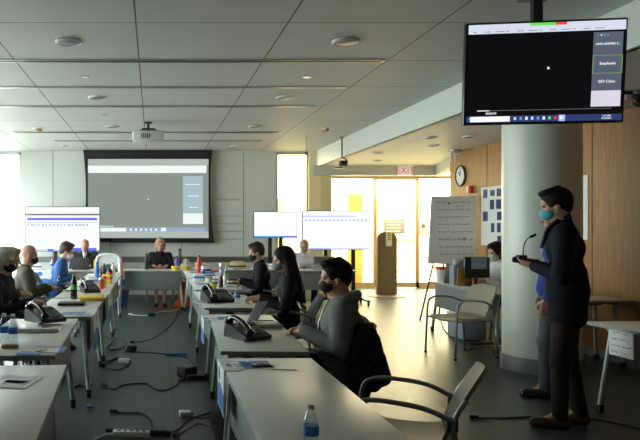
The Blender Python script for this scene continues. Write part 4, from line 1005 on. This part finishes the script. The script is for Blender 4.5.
hang_card('white and blue card on the aisle edge of the yellow-folder table', -.524, 6.15, 1, .45, .34); hang_card('white and blue card on the aisle edge of the blue-jacket table', -.514, 8.0, 1, .5, .36); hang_card('blue card on the aisle corner of the nearest left-hand table', -.395, 2.28, 1, .16, .14)
hang_card('white card with blue print at the left end of the aisle-end table', -.62, 12.16, -1, .22, .3, PI/2)
hang_card('white card with blue print on the front of the table under the left display', -1.95, 12.16, -1, .5, .34, PI/2)
hang_card('blue card hanging on the left corner of the farthest right-hand table', .53, 10.45, -1, .2, .3)
# yellow folder, sticky food, tissue, hat basket
t = thing('yellow_folder', 'flat yellow folder on the left-hand table', 'folder', onT(92, 299.5), .1); MB().box((0, 0, .02), (.26, .36, .036), None, .006).build('cover', MATS['yellow_paper'], t); MB().box((.0, 0, .0125), (.252, .30, .014)).build('pages', MATS['paper'], t)
t = thing('snack_packet', 'brown snack packet beside the two water bottles', 'snack', onT(10, 348), .1); MB().box((0, 0, .012), (.11, .05, .024), None, .01).build('wrapper', mat('snack_brown', (.42, .26, .12), .5, bump=.3), t)
t = thing('tissue_box', 'white tissue box with a puffed tissue at the right corner of the aisle-end table', 'tissue box', Vector((.62, 12.6, TT+.0015))); MB().box((0, 0, .045), (.22, .12, .09), None, .006).build('box', MATS['white_plastic'], t)
m = MB(); m.grid(lambda u, v: Vector(((u-.5)*.16*(1-.3*v), .03*math.sin(u*9), .085+.11*v*(1-.4*abs(u-.5)))), 10, 6, .004); m.build('tissue', MATS['paper'], t)
t = thing('straw_hat', 'tan hat lying on the table under the whiteboard tray', 'hat', Vector((1.62, 12.9, TT+.0015))); MB().lathe([(.25, 0), (.25, .012), (.16, .025), (.15, .10), (.11, .13), (0, .135)], (0,0,0), 28).build('crown', MATS['tan_fabric'], t); MB().lathe([(.163, .026), (.166, .03), (.158, .055), (.154, .056)], (0,0,0), 28).build('band', MATS['black_matte'], t)
t = thing('pink_folder', 'small red folder lying on the far right-hand table', 'folder', onT(214, 271), .2); MB().box((0, 0, .008), (.2, .28, .014), None, .004).build('cover', MATS['red_plastic'], t)
t = thing('white_bag', 'crumpled white bag on the third right-hand table behind the phone', 'bag', onT(209, 296), .2); MB().ball((0, 0, .05), .08, (1, 1.2, .65)).build('bag_body', MATS['paper'], t); MB().box((0, 0, .10), (.06, .09, .03), None, .012).build('bag_neck', MATS['paper'], t)
t = thing('pen', 'dark pen lying on the table of the man in grey', 'pen', onT(264, 321.5), .1); MB().cyl((0, 0, .006), .005, .15, 8, 'X').build('barrel', MATS['black_plastic'], t); MB().cyl((.08, 0, .006), .0035, .02, 8, 'X').build('tip', MATS['alu'], t)

# ------------------------------------------------------------------ cluttered desk by the column
t = thing('desk_monitor', 'black monitor with a light blue picture on the cluttered desk by the column', 'monitor', Vector((4.26, 8.85, TT+.0015)), math.radians(8))
m = MB(); m.box((0, 0, .25), (.36, .045, .28), None, .012); m.box((0, .03, .25), (.2, .03, .18), None, .01); m.build('casing', MATS['black_plastic'], t); m = MB(); m.cyl((0, .02, .06), .025, .12); m.box((0, .0, .008), (.22, .18, .014), None, .004); m.build('stand', MATS['black_plastic'], t)
m = MB(); m.box((.02, -.026, .31), (.22, .003, .16)); m.build('picture', mat('photo_blue', (.22, .40, .62), .4), t); m = MB(); m.box((.02, -.0285, .28), (.18, .002, .05)); m.build('picture_buildings', mat('photo_grey', (.35, .42, .5), .5), t)
t = thing('file_organizer', 'grey upright file organizer on the cluttered desk left of the monitor', 'file holder', Vector((4.17, 9.12, TT+.0015)), .2)
m = MB(); m.prism([(-.13, 0), (.13, 0), (.13, .32), (.02, .34), (-.13, .26)], -.05, .05); m.build('holder', mat('organizer_grey', (.26, .29, .34), .4), t); m = MB(); [m.box((-.0, -.03+.02*i, .3), (.2, .006, .1)) for i in range(4)]; m.build('files', MATS['paper'], t)
t = thing('binder', 'black binder standing on the cluttered desk beside the tubs', 'binder', Vector((4.08, 9.22, TT+.0015)), .1); MB().box((0, 0, .14), (.05, .22, .28), Matrix.Rotation(.12, 3, 'Y'), .004).build('cover', MATS['black_plastic'], t); MB().box((.005, -.112, .18), (.03, .003, .1)).build('spine_label', MATS['dark_plastic'], t)
t = thing('orange_folder', 'orange folder leaning on the cluttered desk', 'folder', Vector((4.13, 8.98, TT+.0015)), .15); MB().box((0, -.06, .12), (.22, .012, .24), Matrix.Rotation(.1, 3, 'X'), .003).build('cover', mat('folder_orange', (.50, .26, .06), .6), t); MB().box((0, -.05, .125), (.20, .008, .23), Matrix.Rotation(.1, 3, 'X')).build('pages', MATS['paper'], t)
t = thing('blue_stapler', 'blue gadget on the right end of the cluttered desk', 'stapler', Vector((4.30, 8.05, TT+.0015)), .8); MB().box((0, 0, .014), (.18, .05, .025), None, .008).build('base', MATS['black_plastic'], t); MB().box((0, 0, .05), (.18, .045, .03), Matrix.Rotation(-.12, 3, 'Y'), .01).build('arm', MATS['blue_plastic'], t)
t = thing('paper_stack', 'stack of papers at the near end of the cluttered desk', 'paper', Vector((4.5, 7.98, TT+.0015)), .1)
for i in range(3): MB().box((.008*(i % 2), .006*i, .012+.022*i), (.22, .3, .02), Matrix.Rotation(.06*i, 3, 'Z'), .002).build('sheaf', MATS['paper'], t)
t = thing('storage_box', 'pale blue document box under the cluttered desk', 'box', (4.27, 9.15, .0), .05); MB().box((0, 0, .16), (.32, .42, .30), None, .006).build('box_body', mat('box_paleblue', (.40, .46, .56), .6), t); MB().box((0, 0, .325), (.34, .44, .04), None, .004).build('lid', MATS['paper'], t)
t = thing('backpack', 'black backpack on the floor under the desk by the column', 'bag', (4.40, 8.15, 0), .3); MB().ball((0, 0, .2), .2, (.75, 1, 1.0), 3).build('bag_body', MATS['black_matte'], t); MB().ball((-.14, 0, .14), .1, (.5, 1, .9)).build('front_pocket', MATS['cloth_dark'], t); MB().tube([(0, -.06, .38), (0, -.04, .45), (0, .04, .45), (0, .06, .38)], .01, 6, smooth=4).build('handle', MATS['black_matte'], t)
t = thing('red_handbag', 'dark red bag on the side table behind the standing men', 'bag', Vector((4.55, 7.72, TT+.0015)), .1); MB().ball((0, 0, .08), .12, (1.4, .8, .65), 3).build('bag_body', mat('bag_red', (.14, .012, .012), .5), t); MB().tube([(-.1, 0, .13), (-.05, 0, .20), (.05, 0, .20), (.1, 0, .13)], .01, 6, smooth=4).build('handle', MATS['cloth_brown'], t)
# taped handwritten sheet on the side table
def scrawl(mb, x0, x1, z0, rows, dz, y, seed, r=.0025, amp=.012):
    rnd = random.Random(seed)
    for j in range(rows):
        z = z0-j*dz; x = x0
        while x < x1-.04:
            L = rnd.uniform(.04, .12); n = max(4, int(L/.008)); e = min(x+L, x1)
            mb.tube([(x+(e-x)*i/n, y, z+rnd.uniform(-amp, amp)) for i in range(n+1)], r, 4); x = e+.025
        if rnd.random() < .2: x = x0
EP = Matrix.Rotation(math.radians(-7), 3, 'Z')
t = thing('taped_sheet', 'handwritten white sheet taped over the front edge of the side table at right', 'sign', (3.608, 5.18, TT-.002), math.radians(-87)); MB().bx(-.12, .13, -.006, -.002, -.22, .0).build('sheet', MATS['paper'], t)
m = MB(); scrawl(m, -.09, .12, -.04, 4, .05, -.0075, 5, .002, .006); m.build('handwriting', MATS['ink'], t)
t = thing('blue_sign', 'blue sign hanging on the front of the side table at the right edge', 'sign', (3.595, 4.86, TT-.002), math.radians(-87)); MB().bx(-.1, .1, -.008, -.002, -.2, .0).build('board', MATS['navy'], t); MB().bx(-.08, .08, -.010, -.008, -.1, -.03).build('print', MATS['paper'], t)

# ------------------------------------------------------------------ easel whiteboard
t = thing('easel_whiteboard', 'white board of handwritten notes standing on an easel beside the cluttered desk', 'whiteboard', (4.69, 10.6, 0))
tl = math.radians(8)
Rb = Matrix.Rotation(-tl, 3, 'X')
b0 = Vector((0, 0, 1.47))
bd = MB(); bd.mi = 0
bd.prism([(-.385, -.53), (.36, -.56), (.445, .54), (-.27, .54)], -.012, .012); bo = bd.build('board', mat('board_white', (.86, .88, .86), .35, var=.02), t); bo.location = b0; bo.rotation_euler = (-tl, 0, 0)
m = MB(); scrawl(m, -.20, .34, .44, 8, .118, -.014, 11, .0032, .012); w_ = m.build('handwriting', MATS['ink'], bo)
m = MB(); scrawl(m, .10, .24, .375, 1, .1, -.014, 4, .003, .01); m.build('red_handwriting', MATS['red_ink'], bo)
for a, b in (((-.18, -.02, 1.35), (-.34, .35, 0)), ((.2, -.02, 1.35), (.42, -.12, 0)), ((0, .05, 1.9), (.05, .55, 0))): MB().tube([a, b], .014, 8).build('leg', MATS['black_plastic'], t)
MB().box((0, -.03, .885), (.62, .07, .02)).build('tray', MATS['dark_plastic'], t)
# kiosk
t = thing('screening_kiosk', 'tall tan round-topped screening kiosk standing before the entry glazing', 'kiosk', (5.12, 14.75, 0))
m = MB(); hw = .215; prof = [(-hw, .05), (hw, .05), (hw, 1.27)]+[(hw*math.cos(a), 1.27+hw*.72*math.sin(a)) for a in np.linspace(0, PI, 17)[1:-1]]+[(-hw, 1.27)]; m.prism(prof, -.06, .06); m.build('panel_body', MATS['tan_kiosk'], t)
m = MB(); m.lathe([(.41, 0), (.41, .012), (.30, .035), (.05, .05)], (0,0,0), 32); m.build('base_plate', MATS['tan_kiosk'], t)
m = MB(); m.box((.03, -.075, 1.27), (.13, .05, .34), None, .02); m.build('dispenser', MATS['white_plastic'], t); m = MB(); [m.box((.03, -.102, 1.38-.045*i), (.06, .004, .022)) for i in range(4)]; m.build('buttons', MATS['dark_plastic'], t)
# entry notice sign on the glass
t = thing('entry_notice', 'grey notice sign behind the kiosk at the entry door', 'sign', (6.02, 16.783, 1.54)); MB().box((0, 0, 0), (.52, .02, .38), None, .004).build('board', mat('sign_beige', (.17, .155, .13), .5), t); m = MB(); scrawl(m, -.2, .2, .11, 4, .075, -.012, 9, .006, .01); m.build('lettering', MATS['paper'], t)
t = thing('card_reader', 'small tan plate on the glazing between the door and the easel', 'panel', (6.74, 16.778, 1.5)); MB().box((0, 0, 0), (.24, .03, .36), None, .005).build('plate', MATS['cream_panel'], t); MB().box((0, -.017, .05), (.1, .006, .1)).build('reader', MATS['dark_plastic'], t)

# ------------------------------------------------------------------ things on the floor
def cable(label, pts, r=.006, m_='black_rubber', plug=True, name='cable', group='cables on the floor'):
    r *= .68; P = [Vector((p.x, p.y, r+.001)) for p in pts]
    t = thing(name, label, 'cable', (P[0].x, P[0].y, 0), 0, group); o = P[0].copy(); o.z = 0
    m = MB(); m.tube([p-o for p in P], r, 6, smooth=6); m.build('cord', MATS[m_], t)
    if plug:
        d = (P[1]-P[0]).normalized(); m = MB(); m.tube([Vector((0,0,.016))-d*.03, Vector((0,0,.016))+d*.03], .015, 8); m.build('plug', MATS[m_], t)
    return t
F = lambda *q: [FL(a, b) for a, b in q]
cable('thin black cable with a blue connector crossing the aisle to the phone adapter', F((128, 352), (145, 353), (160, 354), (175, 356), (188, 359), (194, 365)), .007)
t = thing('blue_connector', 'blue cable connector on the cable crossing the aisle', 'connector', FL(175, 355.5), .1); MB().cyl((0, 0, .016), .013, .22, 10, 'X').build('sleeve', MATS['blue_plastic'], t); MB().cyl((.12, 0, .016), .017, .03, 10, 'X').build('collar', MATS['blue_plastic'], t)
cable('black cable wandering across the middle of the aisle', F((104, 387), (114, 390), (122, 386), (145, 384), (155, 390), (165, 391), (176, 386), (183, 380), (196, 379)), .009)
cable('black cable curling near the lower left of the aisle', F((114, 413), (126, 414), (140, 414), (150, 420), (152, 432), (146, 436)), .010)
cable('long black cable along the bottom of the aisle', F((110, 433), (130, 434), (150, 435), (175, 432), (190, 420), (215, 412)), .008)
cable('thin cable from the white adapter to the right table', F((186, 414), (200, 419), (212, 418), (222, 424)), .005); cable('thin cable sweeping up the far aisle', F((132, 343), (150, 340), (160, 334), (168, 328), (176, 318), (180, 308)), .006)
cable('thin black cable looping below the white adapter', F((176, 437), (190, 428), (200, 424), (212, 428)), .005)
cable('cable bunch by the aisle-side legs of the yellow-folder table', F((94, 345), (100, 335), (112, 342), (106, 349), (118, 350), (126, 344), (112, 338)), .012)
cable('coiled black cable beside the second left-hand table', F((104, 366), (112, 361), (124, 360), (130, 364), (120, 370), (108, 369), (106, 363), (118, 358)), .010)
cable('black cable coil at the left table foot', F((72, 389), (80, 386), (86, 388), (92, 386)), .012); cable('white cable on the far aisle floor', F((130, 315), (150, 316), (160, 312), (175, 311), (182, 306)), .010, 'white_plastic')
cable('orange cord on the far aisle floor', F((152, 309), (165, 308), (176, 306), (184, 305)), .010, 'orange_fabric')
cable('long black cable across the dark floor at lower right', F((474, 419), (500, 419), (534, 418), (560, 420), (590, 420), (620, 425), (650, 433)), .010)
cable('tangled black cables under the cluttered desk', F((440, 316), (444, 330), (452, 336), (448, 322), (460, 334), (470, 344), (486, 344), (500, 342)), .010)
cable('white cable curving on the floor beside the column', F((468, 350), (480, 347), (495, 346), (502, 347)), .009, 'white_plastic')
cable('loop of cables below the side table at the right', F((592, 345), (600, 340), (612, 342), (606, 350), (594, 350), (600, 345)), .008)
def adapter(label, loc, rz, d=(.12, .06, .035), m_='black_plastic', led=None, name='power_adapter', group='power adapters on the floor'):
    t = thing(name, label, 'adapter', loc, rz, group); MB().box((0, 0, d[2]/2), d, None, .006).build('housing', MATS[m_], t)
    MB().box((d[0]/2+.008, 0, d[2]/2), (.018, .02, .014)).build('cord_collar', MATS['black_rubber'], t); return t
adapter('white power adapter on the aisle floor near the lower middle', FL(185, 416), .1, (.09, .08, .04), 'white_plastic')
adapter('black power adapter box right of the aisle centre, upper one', FL(187, 376), .6, (.16, .14, .10)); adapter('black power adapter lying below the upper one', FL(197, 379), .1, (.2, .08, .04))
adapter('brown adapter in the cable bunch by the left tables', FL(131, 350), .2, (.12, .10, .06), 'dark_plastic'); adapter('white adapter in the cable bunch by the left tables', FL(124, 363), -.2, (.12, .07, .05), 'white_plastic')
adapter('small dark adapter at the far end of the aisle', FL(151, 316), .2, (.12, .1, .06), 'dark_plastic')
t = thing('power_strip', 'white power strip at the lower left of the aisle', 'power strip', Vector((-.155, 4.83, 0)), math.radians(-5)); MB().box((0, 0, .022), (.27, .06, .042), None, .006).build('housing', MATS['white_plastic'], t)
m = MB(); [m.box((-.09+.045*i, 0, .0435), (.026, .03, .002)) for i in range(5)]; m.build('sockets', MATS['dark_plastic'], t); MB().tube([(-.13, 0, .02), (-.2, -.02, .012), (-.25, -.1, .008)], .009, 8, smooth=4).build('cord', MATS['white_plastic'], t)
t = thing('power_strip', 'black power strip at the bottom of the aisle beside the white one', 'power strip', Vector((-.02, 4.88, 0)), math.radians(-6)); MB().box((0, 0, .02), (.3, .05, .036), None, .006).build('housing', MATS['black_plastic'], t); m = MB(); [m.box((-.1+.05*i, 0, .039), (.026, .03, .002)) for i in range(5)]; m.build('sockets', MATS['dark_plastic'], t)
t = thing('blue_tape', 'scrap of blue tape on the floor by the left table foot', 'tape', FL(90, 407), .2); MB().box((0, 0, .006), (.05, .03, .01), None, .003).build('strip', MATS['blue_plastic'], t); MB().box((.0, .035, .005), (.03, .03, .008), None, .002).build('loose_end', MATS['blue_plastic'], t)
t = thing('black_bag', 'black bag on the floor under the right-hand tables', 'bag', (.56, 4.60, 0), .2)
sdf_obj('bag_body', [el((0, 0, .17), (.16, .24, .17)), rc((-.06, -.12, .1), (.05, .12, .1), .11), half((0, 0, .004), (0, 0, -1))], .012, MATS['black_matte'], t, .06); MB().tube([(0, -.07, .31), (-.02, -.05, .40), (-.02, .05, .40), (0, .07, .31)], .011, 8, smooth=4).build('handle', MATS['black_matte'], t)
t = thing('orange_tote_bag', 'bright orange tote bag on the floor at the end of the aisle', 'bag', (.56, 12.75, 0), .1)
sdf_obj('bag_body', [rc((-.09, 0, .06), (.09, 0, .06), .075), rc((-.10, 0, .40), (.10, .0, .40), .05), rc((0, 0, .08), (0, 0, .40), .085), half((0, 0, .004), (0, 0, -1))], .012, MATS['orange_fabric'], t, .05)
for s in (-1, 1): MB().tube([(-.07, s*.03, .43), (-.05, s*.03, .54), (.05, s*.03, .54), (.07, s*.03, .43)], .008, 6, smooth=4).build('handle', MATS['orange_fabric'], t)
t = thing('recycling_bin', 'dark navy bin full of blue and white papers at the end of the left row', 'bin', (-.72, 12.85, 0), .15)
m = MB(); m.prism([(-.20, 0), (.20, 0), (.25, .34), (.22, .34), (.18, .02), (-.18, .02), (-.22, .34), (-.25, .34)], -.17, .17); m.bx(-.2, .2, -.18, -.165, 0, .34); m.bx(-.2, .2, .165, .18, 0, .34); m.build('bin_body', MATS['navy'], t)
m = MB(); random.seed(5)
for i in range(9): m.box((random.uniform(-.15,.15), random.uniform(-.1,.1), .34+random.uniform(0,.05)), (.2, .15, .008), Matrix.Rotation(random.uniform(-.4,.4), 3, 'Y') @ Matrix.Rotation(random.uniform(-1,1), 3, 'Z'))
m.build('waste_paper', mat('waste_blue', (.30, .40, .60), .7), t); MB().bx(-.26, .26, -.185, -.175, .31, .345).build('rim', MATS['dark_plastic'], t)
# wall writing on the marker wall
t = thing('wall_writing', 'faint red writing on the marker wall right of the projection screen', 'writing', (1.55, YB-.001, 2.09)); m = MB(); scrawl(m, -.25, .28, 0, 1, .1, -.003, 21, .004, .014); m.build('handwriting', MATS['red_ink'], t)
t = thing('wall_writing', 'faint grey handwriting on the marker wall below the projection screen', 'writing', (1.6, YB-.001, 1.75)); m = MB(); scrawl(m, -.3, .3, 0, 4, .16, -.003, 22, .003, .014); m.build('handwriting', MATS['steel_grey'], t)

# ------------------------------------------------------------------ clutter on the far right-hand and back tables
def small_box(label, loc, rz, d, m_='paper', band='paper_blue', name='carton', group='small cartons on the tables'):
    t = thing(name, label, 'box', loc, rz, group); MB().box((0, 0, d[2]/2), d, None, .004).build('carton_body', MATS[m_], t)
    MB().box((0, 0, d[2]*.55), (d[0]*1.01, d[1]*1.01, d[2]*.3)).build('printed_band', MATS[band], t); return t
small_box('white and blue carton at the left corner of the navy-coat table', onT(199, 281), .1, (.16, .1, .10)); small_box('white carton with dark band beside the red bottle', onT(206, 274), .3, (.14, .12, .12), 'paper', 'navy')
small_box('low blue carton in the middle of the farthest right-hand table', onT(208, 276), .2, (.2, .12, .06), 'paper_blue', 'paper'); small_box('white carton with red band on the navy-coat table', onT(218, 283), -.3, (.12, .1, .09), 'paper', 'red_plastic')
small_box('pale tall carton at the right side of the farthest right-hand table', onT(222, 274), .4, (.08, .08, .18), 'white_plastic', 'steel_grey'); small_box('small dark carton by the right edge of the navy-coat table', onT(232, 284), .2, (.14, .1, .07), 'dark_plastic', 'paper')
small_box('white carton before the blue bottle in the left row', onT(92, 283), .2, (.14, .12, .07)); small_box('yellow carton at the far end of the left row', onT(107, 283), -.2, (.12, .09, .12), 'yellow_paper', 'orange_fabric')
small_box('white carton on the table of the suited man, right side', Vector((-.98, 12.4, TT+.0015)), .1, (.2, .15, .12)); small_box('white carton under the left display', Vector((-2.2, 12.5, TT+.0015)), .1, (.24, .18, .10), 'paper', 'steel_grey')
small_box('white carton at the left end of the table under the whiteboard tray', Vector((.92, 12.85, TT+.0015)), .2, (.2, .14, .10), 'paper', 'tan_fabric'); small_box('small white carton at the right end under the whiteboard tray', Vector((2.3, 12.75, TT+.0015)), .2, (.18, .14, .09), 'paper', 'green_plastic')
bottle('clear pump bottle on the navy-coat table near the phone', onT(215, 289), h=.16, r=.036); bottle('blue-labelled bottle in the crowd of the farthest right-hand table', onT(203, 279), lab='blue_plastic', h=.2); bottle('dark bottle in front of the blue bottle in the left row', onT(101, 283), 'black_gloss', 'red_plastic', None, h=.19, r=.03)
bottle('white bottle at the far end of the left row', onT(113, 275), 'white_plastic', 'blue_plastic', None, h=.2, r=.035); bottle('pale bottle at the right side of the farthest right-hand table', onT(226, 278), 'white_plastic', 'white_plastic', 'green_plastic', h=.19, r=.033)
sheet('white sheets in front of the blue bottle in the left row', onT(95, 277.5), .2, .25, .3, lines); sheet('white printed papers at the left end of the suited man table', Vector((-2.1, 12.3, TT+.0015)), .1, .4, .25, lines)
sheet('scattered white sheet by the phone of the third right-hand table', onT(222, 291.5), .5, .22, .3, [(0, .4, .6, 1, bl)]+lines[:4]); sheet('white sheet by the coat sleeve on the navy-coat table', onT(233, 287), -.2, .22, .3, lines)
